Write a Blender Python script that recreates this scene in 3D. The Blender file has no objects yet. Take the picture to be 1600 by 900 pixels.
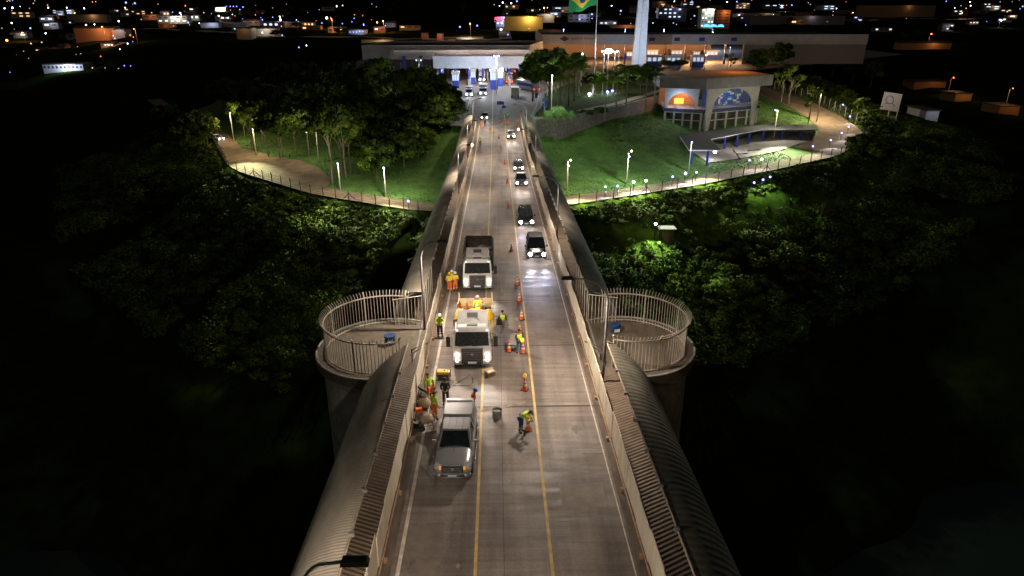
import bpy, bmesh, math, random
import numpy as np
from mathutils import Vector, Matrix
random.seed(7); rng = np.random.default_rng(7)
S = bpy.context.scene; C = S.collection
R = math.radians; PI = math.pi

# ------------------------------------------------------------------ camera, world, exposure
CAMH = 26.0; PITCH = R(22.4); YAW = R(1.29); FP = 1067.0
cam = bpy.data.objects.new('camera', bpy.data.cameras.new('camera')); C.objects.link(cam)
cam.location = (0, 0, CAMH); cam.rotation_euler = (PI/2-PITCH, 0, -YAW)
cam.data.sensor_width = 36; cam.data.lens = FP/1600*36; cam.data.clip_end = 8000; cam.data.clip_start = .5
S.camera = cam
w = bpy.data.worlds.new('World'); S.world = w; w.use_nodes = True
nt = w.node_tree; bg = nt.nodes['Background']
sky = nt.nodes.new('ShaderNodeTexSky'); sky.sky_type = 'NISHITA'; sky.sun_disc = False
sky.sun_elevation = R(2); sky.sun_rotation = R(155)
nt.links.new(sky.outputs[0], bg.inputs[0]); bg.inputs[1].default_value = 0.009
S.view_settings.view_transform = 'Standard'; S.view_settings.look = 'None'
S.view_settings.exposure = 0.15; S.view_settings.gamma = 1
S.cycles.max_bounces = 4; S.cycles.diffuse_bounces = 2; S.cycles.glossy_bounces = 2
S.cycles.transmission_bounces = 2; S.cycles.sample_clamp_indirect = 2.0; S.cycles.caustics_reflective = False
fill_sun = bpy.data.lights.new('valley_fill', 'SUN'); fill_sun.energy = .045; fill_sun.angle = R(6); fill_sun.color = (.95, 1, .85)  # weak sun lamp added as fill for the dark valley and slopes
mo = bpy.data.objects.new('valley_fill', fill_sun); C.objects.link(mo); mo.rotation_euler = (R(52), 0, R(-25))

# ------------------------------------------------------------------ from photograph pixels to places on real surfaces
_fw = np.array((math.sin(YAW)*math.cos(PITCH), math.cos(YAW)*math.cos(PITCH), -math.sin(PITCH)))
_rt = np.array((math.cos(YAW), -math.sin(YAW), 0.))
_up = np.array((math.sin(YAW)*math.sin(PITCH), math.cos(YAW)*math.sin(PITCH), math.cos(PITCH)))
def ray(px, py): return _fw+(px-800)/FP*_rt+(450-py)/FP*_up
def atz(px, py, z):
    r = ray(px, py); t = (z-CAMH)/r[2]; return Vector((r[0]*t, r[1]*t, z))
def aty(px, py, y):
    r = ray(px, py); t = y/r[1]; return Vector((r[0]*t, y, CAMH+r[2]*t))
SL = .0524; TILT = -math.atan(SL)
def deckz(y): return (125-y)*SL if y < 125 else 0.0
def deck(px, py, h=0):
    r = ray(px, py); lo, hi = 5., 420.
    for _ in range(50):
        m = (lo+hi)/2
        if CAMH+r[2]/r[1]*m > deckz(m)+h: lo = m
        else: hi = m
    return Vector((r[0]/r[1]*m, m, deckz(m)+h))
def hsize(px, p):                       # metres for a width of px photo pixels at point p
    d = (Vector(p)-Vector((0, 0, CAMH))).dot(Vector(_fw)); return px/FP*d

# ------------------------------------------------------------------ terrain function
ROAD = np.array([(-420, 700, -14), (-250, 420, -12), (-140, 290, -9), (-95, 218, -8), (-76, 193, -8), (-60, 160, -9), (-37, 141, -10), (-13.6, 127.5, -10), (0, 127, -10),
                 (14.9, 132.5, -10), (40.8, 146, -10), (65.5, 162, -10), (88, 178, -10), (105, 198, -9), (110, 217, -8), (108, 240, -5), (102, 262, -3),
                 (98, 300, -2), (120, 420, -2), (200, 700, -2)], float)
INP = np.vstack([ROAD[:, :2], [(400, 3000), (-600, 3000)]])
PLAZA = np.array([(-6.4, 164), (7.5, 164), (9, 170), (15, 172), (36, 196), (50, 217), (66, 240), (86, 268), (95, 300), (240, 420), (240, 520), (-70, 520), (-72, 300), (-45, 262), (-24, 235), (-19, 190), (-19, 170)], float)
def inside(poly, x, y):
    r = np.zeros(x.shape, bool); n = len(poly)
    for i in range(n):
        x1, y1 = poly[i]; x2, y2 = poly[(i+1) % n]
        c = ((y1 > y) != (y2 > y)); den = (y2-y1) if y2 != y1 else 1e-9
        r ^= c & (x < (x2-x1)*(y-y1)/den+x1)
    return r
def segd(P, x, y, closed=False):
    best = np.full(x.shape, 1e9); zb = np.zeros(x.shape); n = len(P)
    for i in range(n if closed else n-1):
        a = P[i]; b = P[(i+1) % n]; ab = b[:2]-a[:2]
        t = np.clip(((x-a[0])*ab[0]+(y-a[1])*ab[1])/(ab@ab), 0, 1)
        d = np.hypot(x-a[0]-t*ab[0], y-a[1]-t*ab[1]); m = d < best
        best = np.where(m, d, best)
        if P.shape[1] > 2: zb = np.where(m, a[2]+t*(b[2]-a[2]), zb)
    return best, zb
def sm(t): t = np.clip(t, 0, 1); return t*t*(3-2*t)
def ground(x, y):
    x = np.asarray(x, float); y = np.asarray(y, float)
    d, zr = segd(ROAD, x, y); ins = inside(INP, x, y); dip = 2.3*np.exp(-((x-60)**2+(y-201)**2)/18**2)
    zi = zr+(-2.6-zr)*sm((d-3)/52)
    zi = zi+.8*np.sin(x*.11+1)*np.sin(y*.09)*sm((d-6)/14)
    zi = zi-dip
    pin = inside(PLAZA, x, y); pd, _ = segd(PLAZA, x, y, True)
    k = np.where(pin, sm(pd/2.0), 0.); zi = np.where(pin, zi*(1-k)+(-.25)*k, zi)
    f = .52-.36*sm((x-70)/60)-.22*sm((-x-55)/50)
    fl = -46+28*sm((y-170)/150)
    zo = np.maximum(zr-f*np.maximum(d-2.6, 0), fl)
    und = (.9*np.sin(x*.21+2)*np.sin(y*.26)+.7*np.sin(x*.09+y*.13))*sm((d-4)/10)
    zo = zo+und
    z = np.where(ins, zi, zo)
    return z+.034*np.maximum(y-430, 0)
def gz(x, y): return float(ground(np.array([x]), np.array([y]))[0])
_T = np.concatenate([np.arange(40, 300, .5), np.arange(300, 2500, 3.)])
def hit(px, py, h=0):
    r = ray(px, py); t = _T/r[1]; X = r[0]*t; Z = CAMH+r[2]*t
    g = ground(X, _T)+h; b = np.nonzero(Z <= g)[0]
    i = b[0] if len(b) else len(_T)-1
    return Vector((X[i], _T[i], g[i]))

# ------------------------------------------------------------------ materials
_mats = {}
def M(name, c, c2=None, rough=.7, metal=0., scale=3., stretch=(1, 1, 1), bump=0., emit=None, es=0., coord='Object', wave=None, wrot=0., wmix=.0, spec=.5, det=5.):
    if name in _mats: return _mats[name]
    m = bpy.data.materials.new(name); m.use_nodes = True; t = m.node_tree; b = t.nodes['Principled BSDF']
    b.inputs['Base Color'].default_value = (*c, 1); b.inputs['Roughness'].default_value = rough; b.inputs['Metallic'].default_value = metal
    b.inputs['Specular IOR Level'].default_value = spec
    c2 = c2 or tuple(v*.7 for v in c)
    tc = t.nodes.new('ShaderNodeTexCoord'); mp = t.nodes.new('ShaderNodeMapping'); mp.inputs['Scale'].default_value = stretch
    t.links.new(tc.outputs[coord], mp.inputs[0])
    nz = t.nodes.new('ShaderNodeTexNoise'); nz.inputs['Scale'].default_value = scale; nz.inputs['Detail'].default_value = det; nz.inputs['Roughness'].default_value = .6
    t.links.new(mp.outputs[0], nz.inputs[0])
    cr = t.nodes.new('ShaderNodeValToRGB'); cr.color_ramp.elements[0].position = .36; cr.color_ramp.elements[1].position = .64
    cr.color_ramp.elements[0].color = (*c2, 1); cr.color_ramp.elements[1].color = (*c, 1)
    t.links.new(nz.outputs[0], cr.inputs[0]); col = cr.outputs[0]
    bsrc = nz.outputs[0]
    if wave:
        m2 = t.nodes.new('ShaderNodeMapping'); m2.inputs['Rotation'].default_value = (0, 0, wrot); t.links.new(tc.outputs['Object'], m2.inputs[0])
        wv = t.nodes.new('ShaderNodeTexWave'); wv.bands_direction = wave[0]; wv.inputs['Scale'].default_value = wave[1]; wv.inputs['Distortion'].default_value = wave[2]
        t.links.new(m2.outputs[0], wv.inputs[0])
        if wmix:
            mx = t.nodes.new('ShaderNodeMixRGB'); mx.blend_type = 'MULTIPLY'; mx.inputs[0].default_value = wmix
            t.links.new(col, mx.inputs[1]); t.links.new(wv.outputs[0], mx.inputs[2]); col = mx.outputs[0]
        bsrc = wv.outputs[0]
    t.links.new(col, b.inputs['Base Color'])
    if bump:
        bp = t.nodes.new('ShaderNodeBump'); bp.inputs['Strength'].default_value = 1; bp.inputs['Distance'].default_value = bump
        t.links.new(bsrc, bp.inputs['Height']); t.links.new(bp.outputs[0], b.inputs['Normal'])
    if emit:
        b.inputs['Emission Color'].default_value = (*emit, 1); b.inputs['Emission Strength'].default_value = es
    _mats[name] = m; return m

concrete = M('concrete', (.30, .275, .25), (.2, .18, .16), .85, scale=2, bump=.01)
darkconc = M('weathered_concrete', (.2, .175, .15), (.12, .1, .085), .9, scale=1.2, bump=.01)
steel = M('galvanised_steel', (.45, .45, .46), (.33, .33, .34), .45, .6, scale=6)
paintw = M('white_paint', (.78, .77, .75), (.68, .66, .63), .35, scale=2)
blackp = M('black_plastic', (.02, .02, .022), rough=.45)
rubber = M('rubber', (.018, .018, .018), rough=.8)
glass = M('dark_glass', (.012, .016, .018), (.02, .026, .03), .08, scale=4, spec=.8)
chrome = M('chrome', (.6, .6, .62), rough=.2, metal=.9)
orange = M('cone_orange', (.85, .16, .02), (.7, .12, .015), .5)
reflw = M('reflective_white', (.85, .85, .85), rough=.3)
yellow = M('yellow_paint', (.8, .5, .02), (.6, .36, .02), .5)
bark = M('bark', (.2, .16, .115), (.1, .08, .055), .9, scale=8)
palebark = M('pale_bark', (.24, .2, .15), (.15, .12, .085), .9, scale=6)
leafm = M('leaf_green', (.11, .165, .016), (.065, .105, .011), .9, spec=.08, scale=.9)
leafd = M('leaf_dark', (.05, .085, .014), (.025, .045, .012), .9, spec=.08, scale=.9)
leafy = M('leaf_yellow', (.12, .15, .025), (.06, .085, .015), .9, spec=.08, scale=.9)
blue = M('blue_paint', (.03, .06, .38), (.02, .045, .3), .5)
cream = M('cream_paint', (.62, .57, .48), (.5, .45, .37), .6, scale=1.5)
def emis(name, col, s): return M(name, tuple(min(1, v) for v in col), emit=col, es=s)
e_white = emis('lamp_white', (.85, .88, 1), 30); e_warm = emis('lamp_warm', (1, .74, .42), 5); e_blue = emis('lamp_blue', (.24, .25, 1), 6.5)
e_orange = emis('lamp_orange', (1, .3, .05), 16); e_red = emis('tail_red', (1, .03, .03), 12); e_head = emis('headlight', (.95, .93, 1), 60)
e_headw = emis('headlight_warm', (1, .8, .66), 26); e_truck = emis('truck_headlight', (1, .84, .72), 14); e_mark = emis('marker_white', (.9, .9, 1), 3)

# ------------------------------------------------------------------ mesh helpers
class MB:
    def __init__(s): s.v = []; s.f = []; s.m = []; s.k = 0
    def quad(s, *p, k=None):
        n = len(s.v); s.v += [tuple(q) for q in p]; s.f.append(tuple(range(n, n+len(p)))); s.m.append(s.k if k is None else k); return s
    def box(s, x0, x1, y0, y1, z0, z1, k=None, T=None, tx=0., ty=0.):
        p = [(x0, y0, z0), (x1, y0, z0), (x1, y1, z0), (x0, y1, z0), (x0+tx, y0+ty, z1), (x1-tx, y0+ty, z1), (x1-tx, y1-ty, z1), (x0+tx, y1-ty, z1)]
        if T: p = [tuple(T @ Vector(q)) for q in p]
        n = len(s.v); s.v += p
        for f in ((3, 2, 1, 0), (4, 5, 6, 7), (0, 1, 5, 4), (1, 2, 6, 5), (2, 3, 7, 6), (3, 0, 4, 7)):
            s.f.append(tuple(n+i for i in f)); s.m.append(s.k if k is None else k)
        return s
    def tube(s, pts, r, n=8, k=None, caps=True):
        pts = [Vector(p) for p in pts]; rs = r if isinstance(r, (list, tuple)) else [r]*len(pts)
        base = len(s.v); kk = s.k if k is None else k; ux = None
        for i, p in enumerate(pts):
            d = (pts[min(i+1, len(pts)-1)]-pts[max(i-1, 0)]).normalized()
            if ux is None: ux = d.orthogonal().normalized()
            ux = (ux-d*ux.dot(d))
            ux = ux.normalized() if ux.length > 1e-5 else d.orthogonal().normalized()
            uy = d.cross(ux)
            for j in range(n):
                a = 2*PI*j/n; s.v.append(tuple(p+(ux*math.cos(a)+uy*math.sin(a))*rs[i]))
        for i in range(len(pts)-1):
            for j in range(n):
                a = base+i*n+j; b = base+i*n+(j+1) % n; s.f.append((a, b, b+n, a+n)); s.m.append(kk)
        if caps:
            s.f.append(tuple(base+j for j in reversed(range(n)))); s.f.append(tuple(base+(len(pts)-1)*n+j for j in range(n))); s.m += [kk, kk]
        return s
    def ball(s, c, r, n=8, k=None, sz=1.):
        kk = s.k if k is None else k; b = len(s.v); h = max(3, n//2)
        for i in range(1, h):
            t = PI*i/h
            for j in range(n):
                a = 2*PI*j/n; s.v.append((c[0]+r*math.sin(t)*math.cos(a), c[1]+r*math.sin(t)*math.sin(a), c[2]+r*sz*math.cos(t)))
        s.v += [(c[0], c[1], c[2]+r*sz), (c[0], c[1], c[2]-r*sz)]; tp = len(s.v)-2
        for i in range(h-2):
            for j in range(n):
                a = b+i*n+j; d = b+i*n+(j+1) % n; s.f.append((a, a+n, d+n, d)); s.m.append(kk)
        for j in range(n):
            s.f.append((tp, b+j, b+(j+1) % n)); s.f.append((tp+1, b+(h-2)*n+(j+1) % n, b+(h-2)*n+j)); s.m += [kk, kk]
        return s
    def prism(s, poly, z0, z1, k=None, ktop=None):
        kk = s.k if k is None else k; n = len(s.v); m = len(poly)
        s.v += [(p[0], p[1], z0) for p in poly]+[(p[0], p[1], z1) for p in poly]
        s.f.append(tuple(n+i for i in reversed(range(m)))); s.m.append(kk)
        s.f.append(tuple(n+m+i for i in range(m))); s.m.append(kk if ktop is None else ktop)
        for i in range(m):
            j = (i+1) % m; s.f.append((n+i, n+j, n+m+j, n+m+i)); s.m.append(kk)
        return s
    def grid(s, rows, k=None):
        kk = s.k if k is None else k; n = len(s.v); c = len(rows[0])
        for r in rows: s.v += [tuple(p) for p in r]
        for i in range(len(rows)-1):
            for j in range(c-1):
                a = n+i*c+j; s.f.append((a, a+1, a+c+1, a+c)); s.m.append(kk)
        return s
    def mesh(s, name, mats, smooth=False):
        me = bpy.data.meshes.new(name); me.from_pydata(s.v, [], s.f)
        for m in (mats if isinstance(mats, (list, tuple)) else [mats]): me.materials.append(m)
        me.polygons.foreach_set('material_index', s.m)
        if smooth: me.polygons.foreach_set('use_smooth', [True]*len(s.f))
        me.update(); return me
    def build(s, name, mats, parent=None, smooth=False, loc=None):
        o = bpy.data.objects.new(name, s.mesh(name, mats, smooth)); C.objects.link(o)
        if parent: o.parent = parent
        if loc is not None: o.location = loc
        return o
def tag(o, label=None, cat=None, group=None, kind=None):
    if label: o['label'] = label
    if cat: o['category'] = cat
    if group: o['group'] = group
    if kind: o['kind'] = kind
    return o
def thing(name, label, cat, loc=(0, 0, 0), rz=0., rx=0., group=None):
    o = bpy.data.objects.new(name, None); C.objects.link(o); o.location = loc; o.rotation_euler = (rx, 0, rz); o.empty_display_size = .3
    return tag(o, label, cat, group)
def dup(root, loc=None, rz=None, label=None, group=None, scale=None):
    r = root.copy(); C.objects.link(r)
    if loc is not None: r.location = loc
    if rz is not None: r.rotation_euler = (root.rotation_euler.x, root.rotation_euler.y, rz)
    if scale is not None: r.scale = scale if isinstance(scale, (tuple, list)) else (scale,)*3
    if label: r['label'] = label
    if group: r['group'] = group
    for ch in list(root.children):
        c = ch.copy(); C.objects.link(c); c.parent = r
        for g in list(ch.children):
            d = g.copy(); C.objects.link(d); d.parent = c
    return r
def bevel(o, w=.03, seg=2):
    m = o.modifiers.new('bevel', 'BEVEL'); m.width = w; m.segments = seg; m.limit_method = 'ANGLE'; m.angle_limit = R(35)
    return o
def light(name, kind, loc, power, col=(1, 1, 1), size=.15, aim=None, angle=120, blend=.6, parent=None):
    l = bpy.data.lights.new(name, kind); l.energy = power; l.color = col
    if kind in ('POINT', 'SPOT'): l.shadow_soft_size = size
    if kind == 'SPOT': l.spot_size = R(angle); l.spot_blend = blend
    o = bpy.data.objects.new(name, l); C.objects.link(o); o.location = loc
    if parent: o.parent = parent
    if aim is not None: o.rotation_euler = (Vector(aim)-Vector(loc)).to_track_quat('-Z', 'Y').to_euler()
    return o
WARM = (1, .85, .70); COOL = (.82, .88, 1)

# ------------------------------------------------------------------ ground, roads, water
def axis(segs):
    r = []
    for a, b, st in segs: r += list(np.arange(a, b, st))
    return np.array(r+[segs[-1][1]])
xs = axis([(-1800, -300, 50), (-300, -100, 8), (-100, 140, 1.6), (140, 320, 8), (320, 1800, 50)])
ys = axis([(-60, 70, 8), (70, 300, 1.6), (300, 460, 6), (460, 2600, 40)])
GX, GY = np.meshgrid(xs, ys); GZ = ground(GX, GY)
nx, ny = len(xs), len(ys)
me = bpy.data.meshes.new('terrain')
idx = np.arange(nx*ny).reshape(ny, nx)
fc = np.stack([idx[:-1, :-1], idx[:-1, 1:], idx[1:, 1:], idx[1:, :-1]], -1).reshape(-1, 4)
me.vertices.add(nx*ny); me.vertices.foreach_set('co', np.stack([GX, GY, GZ], -1).ravel())
me.loops.add(fc.size); me.loops.foreach_set('vertex_index', fc.ravel()); me.polygons.add(len(fc))
me.polygons.foreach_set('loop_start', np.arange(len(fc))*4); me.polygons.foreach_set('loop_total', np.full(len(fc), 4))
cx = (GX[:-1, :-1]+GX[1:, 1:])/2; cy = (GY[:-1, :-1]+GY[1:, 1:])/2
ins = inside(INP, cx, cy); dd, _ = segd(ROAD, cx, cy)
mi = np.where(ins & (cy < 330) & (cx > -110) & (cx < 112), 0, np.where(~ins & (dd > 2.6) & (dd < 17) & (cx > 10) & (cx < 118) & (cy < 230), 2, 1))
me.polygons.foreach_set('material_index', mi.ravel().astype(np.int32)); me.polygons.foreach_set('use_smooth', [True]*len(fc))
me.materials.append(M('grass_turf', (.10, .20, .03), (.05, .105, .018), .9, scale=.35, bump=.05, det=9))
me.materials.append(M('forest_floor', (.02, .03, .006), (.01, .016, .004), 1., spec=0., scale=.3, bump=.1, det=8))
me.materials.append(M('wild_grass', (.11, .18, .02), (.05, .09, .012), 1., spec=0., scale=.5, bump=.25, det=10))
me.update(); me.validate()
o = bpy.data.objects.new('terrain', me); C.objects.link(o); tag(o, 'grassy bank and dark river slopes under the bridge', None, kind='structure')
MB().quad((-1800, -900, -44), (1800, -900, -44), (1800, 110, -44), (-1800, 110, -44)).build('river_water', M('river_water', (.01, .014, .012), rough=.15)); bpy.data.objects['river_water']['kind'] = 'structure'

def strip(P, wl, wr, dz, step=2.0):
    pts = [Vector(p) for p in P]; rows = []; out = []
    for i in range(len(pts)-1):
        a, b = pts[i], pts[i+1]; n = max(1, int((b-a).length/step))
        for j in range(n): out.append(a.lerp(b, j/n))
    out.append(pts[-1])
    sm_ = []
    for i in range(len(out)):
        q = [out[max(0, min(len(out)-1, i+k))] for k in (-3, -2, -1, 0, 1, 2, 3)]; sm_.append(sum(q, Vector((0, 0, 0)))/7)
    for i, p in enumerate(sm_):
        d = (sm_[min(i+1, len(sm_)-1)]-sm_[max(0, i-1)]); d.z = 0; d.normalize(); n = Vector((-d.y, d.x, 0))
        row = []
        for t in np.linspace(0, 1, 7):
            q = p+n*(wl*(1-t)-wr*t); row.append((q.x, q.y, max(gz(q.x, q.y), p.z-.6)+dz))
        rows.append(row)
    return rows
dirt = M('dirt_track', (.27, .185, .115), (.16, .105, .062), .95, scale=.5, bump=.04, det=9)
MB().grid(strip([tuple(p) for p in ROAD[2:-2]], 2.9, 2.4, .14)).build('dirt_road', dirt, smooth=True)['kind'] = 'structure'
MB().grid(strip([tuple(p) for p in ROAD[12:-3]], 9.5, 2.2, .17)).build('dirt_road', dirt, smooth=True)['kind'] = 'structure'
# widened lay-by on the left of the track
lay = [hit(370, 232), hit(402, 262), hit(445, 285), hit(507, 298), hit(520, 283), hit(495, 262), hit(470, 252), hit(430, 246), hit(395, 236)]
b = MB(); cen = sum(lay, Vector((0, 0, 0)))/len(lay)
rows = [[tuple(Vector((q.x, q.y, gz(q.x, q.y)+.16))) for t in np.linspace(0, 1, 10) for q in [cen.lerp(p, t)]] for p in lay+[lay[0]]]
b.grid(rows).build('dirt_layby', dirt)['kind'] = 'structure'
asph = M('asphalt', (.19, .17, .155), (.12, .11, .1), .75, scale=.5, bump=.006, det=9)
b = MB(); b.prism([tuple(p) for p in PLAZA], -.35, .02, ktop=0); b.build('plaza_road', asph)['kind'] = 'structure'
b = MB(); b.prism([(9.4, 178), (15, 175), (35.4, 199), (49, 220), (62, 241), (44, 262), (27, 259), (15.6, 226), (13.6, 200)], .03, .07); b.build('plaza_lawn', M('dull_turf', (.05, .075, .02), (.03, .045, .014), 1., spec=.05, scale=.8))['kind'] = 'structure'
b = MB(); lp_ = [(24, 186.5), (36, 201), (49, 222), (62, 243)]
b.grid([[(x-2.6, y+1.6, .09), (x-.2, y, .09)] for x, y in lp_]); b.build('plaza_path', M('orange_lit_path', (.36, .24, .15), (.26, .17, .11), .9, scale=1))['kind'] = 'structure'  # orange lamp light on the ramp is painted into the path colour
# stone retaining wall by the plaza
b = MB(); wp = [Vector((8.6, 166.5, 0)), Vector((9.6, 171, 0)), Vector((15.2, 172.4, 0)), Vector((36, 196.6, 0)), Vector((50, 217.6, 0)), Vector((66, 240.6, 0))]
for a, c in zip(wp[:-1], wp[1:]):
    d = (c-a).normalized(); n = Vector((d.y, -d.x, 0))*.35
    for q0, q1, zt in ((a, c, .45),):
        p = [q0, q1, q1+n, q0+n]; b.prism([(q.x, q.y) for q in p], -5.5, zt)
tag(b.build('retaining_wall', M('stone_wall', (.24, .22, .2), (.13, .12, .11), .9, scale=1.5, bump=.03)), 'grey stone retaining wall between the lawn and the plaza', 'wall')

# ------------------------------------------------------------------ the bridge
CX = .55; XL = -4.74; XR = 5.84; YE = 165
def dk(x, y, h=0): return (x, y, deckz(y)+h)
YS = [6]+list(range(10, 125, 5))+[125, 130, 140, 150, YE]
def dsheet(x0, x1, h, y0=6, y1=YE):
    yy = [y0]+[y for y in YS if y0 < y < y1]+[y1]
    return [[dk(x0, y, h), dk(x1, y, h)] for y in yy]
# road surface (structure)
def road_mat():
    m = bpy.data.materials.new('road_concrete'); m.use_nodes = True; t = m.node_tree; b = t.nodes['Principled BSDF']; L = t.links
    tc = t.nodes.new('ShaderNodeTexCoord')
    def noise(st, sc, det=6):
        mp = t.nodes.new('ShaderNodeMapping'); mp.inputs['Scale'].default_value = st; L.new(tc.outputs['Object'], mp.inputs[0])
        n = t.nodes.new('ShaderNodeTexNoise'); n.inputs['Scale'].default_value = sc; n.inputs['Detail'].default_value = det; L.new(mp.outputs[0], n.inputs[0]); return n.outputs[0]
    def ramp(f, a, b_, p0=.35, p1=.65):
        r = t.nodes.new('ShaderNodeValToRGB'); r.color_ramp.elements[0].position = p0; r.color_ramp.elements[1].position = p1
        r.color_ramp.elements[0].color = (*a, 1); r.color_ramp.elements[1].color = (*b_, 1); L.new(f, r.inputs[0]); return r.outputs[0]
    def mul(a, b_, fac=1):
        n = t.nodes.new('ShaderNodeMixRGB'); n.blend_type = 'MULTIPLY'; n.inputs[0].default_value = fac; L.new(a, n.inputs[1]); L.new(b_, n.inputs[2]); return n.outputs[0]
    base = ramp(noise((1, .55, 1), .4, 9), (.16, .127, .104), (.262, .218, .183))
    streak = ramp(noise((.12, 2.2, 1), 1.6, 7), (.74, .73, .72), (1.12, 1.12, 1.14), .3, .7)
    track = ramp(noise((1.1, .03, 1), 1.0, 4), (.55, .53, .52), (1.12, 1.12, 1.12), .3, .62)
    fine = ramp(noise((1, 1, 1), 9, 4), (.86, .86, .86), (1.06, 1.06, 1.06))
    # slab joints every 6 m across and long joints
    sx = t.nodes.new('ShaderNodeSeparateXYZ'); L.new(tc.outputs['Object'], sx.inputs[0])
    def mth(op, a, v=None, c=None):
        n = t.nodes.new('ShaderNodeMath'); n.operation = op
        L.new(a, n.inputs[0])
        if v is not None:
            if hasattr(v, 'links'): L.new(v, n.inputs[1])
            else: n.inputs[1].default_value = v
        return n.outputs[0]
    fr = mth('FRACT', mth('MULTIPLY', sx.outputs[1], 1/3.1)); j1 = mth('GREATER_THAN', fr, .012)
    j1c = ramp(j1, (.82, .8, .78), (1, 1, 1), .2, .8)
    xa = mth('ABSOLUTE', mth('SUBTRACT', sx.outputs[0], .16)); j2 = ramp(mth('GREATER_THAN', xa, .018), (.5, .48, .46), (1, 1, 1), .2, .8)
    col = mul(mul(mul(mul(mul(base, streak), track), fine), j1c), j2)
    # cracks
    vo = t.nodes.new('ShaderNodeTexVoronoi'); vo.feature = 'DISTANCE_TO_EDGE'; vo.inputs['Scale'].default_value = .55
    mpv = t.nodes.new('ShaderNodeMapping'); mpv.inputs['Scale'].default_value = (1, .6, 1); L.new(tc.outputs['Object'], mpv.inputs[0])
    nw = t.nodes.new('ShaderNodeTexNoise'); nw.inputs['Scale'].default_value = 1.5; nw.inputs['Detail'].default_value = 6; L.new(mpv.outputs[0], nw.inputs[0])
    va = t.nodes.new('ShaderNodeMixRGB'); va.inputs[0].default_value = .35; L.new(mpv.outputs[0], va.inputs[1]); L.new(nw.outputs['Color'], va.inputs[2]); L.new(va.outputs[0], vo.inputs['Vector'])
    ck = ramp(vo.outputs['Distance'], (.7, .68, .66), (1, 1, 1), .0, .006)
    col = mul(col, ck, .7)
    L.new(col, b.inputs['Base Color'])
    rr = t.nodes.new('ShaderNodeMapRange'); L.new(noise((.3, 1.6, 1), 1.2, 5), rr.inputs[0]); rr.inputs[1].default_value = .3; rr.inputs[2].default_value = .7; rr.inputs[3].default_value = .5; rr.inputs[4].default_value = .8; b.inputs['Specular IOR Level'].default_value = .4
    L.new(rr.outputs[0], b.inputs['Roughness'])
    bp = t.nodes.new('ShaderNodeBump'); bp.inputs['Distance'].default_value = .012; bp.inputs['Strength'].default_value = .8; L.new(noise((.25, 5, 1), 2.2, 5), bp.inputs['Height']); L.new(bp.outputs[0], b.inputs['Normal'])
    return m
rm = road_mat()
MB().grid(dsheet(-4.3, 5.45, 0)).build('road_surface', rm)['kind'] = 'structure'
gut = M('gutter_grime', (.15, .115, .085), (.07, .052, .038), .85, scale=1.1, stretch=(2, .5, 1), bump=.01, det=8)
for x0, x1, n in ((XL-.12, -4.3, 'gutter'), (5.45, XR+.12, 'gutter')):
    MB().grid(dsheet(x0, x1, .001)).build(n, gut)['kind'] = 'structure'
ymark = M('yellow_marking', (.62, .42, .12), (.4, .28, .12), .7, scale=2.5, det=8)
wmark = M('white_marking', (.68, .6, .5), (.42, .36, .3), .7, scale=2.2, det=9)
for x, wd, m in ((-.98, .13, ymark), (2.06, .13, ymark), (-4.02, .16, wmark), (5.3, .06, wmark)):
    MB().grid(dsheet(x-wd/2, x+wd/2, .006)).build('lane_line', m)['kind'] = 'structure'
# patches and stains on the worn deck
pm1 = M('patch_dark', (.19, .155, .128), (.14, .112, .09), .85, scale=2, bump=.01); pm2 = M('patch_pale', (.27, .23, .195), (.2, .165, .14), .85, scale=2, bump=.01); pm3 = M('oil_mark', (.09, .075, .06), (.15, .12, .1), .6, scale=4)
for k, (x0, x1, y0, y1, m) in enumerate([(-3.8, -2.4, 20.5, 23.6, pm1), (2.9, 4.9, 24.5, 26.2, pm2), (2.6, 5.1, 43, 44.4, pm1), (-3.9, -1.2, 34.4, 36.9, pm2), (-.8, 1.9, 62, 66, pm1), (2.4, 5.2, 83, 86, pm2), (-3.8, -1.1, 88, 93, pm1), (-.6, 1.8, 104, 108, pm1), ]):
    j = lambda: random.uniform(-.12, .12); b = MB(); b.quad(dk(x0+j(), y0+j(), .003), dk(x1+j(), y0+j(), .003), dk(x1+j(), y1+j(), .003), dk(x0+j(), y1+j(), .003)); b.build('road_patch', m)['kind'] = 'structure'
for k in range(26):
    x = random.uniform(-3.7, 5.1); y = random.uniform(19, 80); r_ = random.uniform(.06, .3); b = MB(); n_ = 11
    pts = [dk(x+r_*random.uniform(.6, 1.1)*math.cos(2*PI*i/n_), y+r_*random.uniform(.8, 2.2)*math.sin(2*PI*i/n_), .0045) for i in range(n_)]; b.quad(*pts); b.build('road_stain', pm3 if k % 4 else pm2)['kind'] = 'structure'
# bridge body
br = thing('bridge', 'long concrete road bridge running away to the border post', 'bridge', (0, 0, 0))
b = MB(); rows = []
for y in YS:
    rows.append([dk(CX-8.2, y, -.05), dk(CX+8.2, y, -.05)])
b.grid(rows)
rows = [[dk(CX-8.2, y, -.05), dk(CX-8.2, y, -1.1), dk(CX-4, y, -2.6), dk(CX+4, y, -2.6), dk(CX+8.2, y, -1.1), dk(CX+8.2, y, -.05)] for y in YS]
b.grid(rows); b.build('deck_slab', darkconc, br)
walkm = M('walkway_shadow_stripes', (.27, .195, .13), (.17, .12, .08), .7, scale=1.2, bump=.05, wave=('Y', 1.35, .0), wrot=R(24), wmix=.36)  # diagonal stripes are railing-bar shadows painted into colour and bump
walkm2 = M('walkway_shadow_stripes_right', (.27, .195, .13), (.17, .12, .08), .7, scale=1.2, bump=.05, wave=('Y', 1.35, .0), wrot=R(-30), wmix=.36)  # same painted bar shadows, slanted the other way
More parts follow.
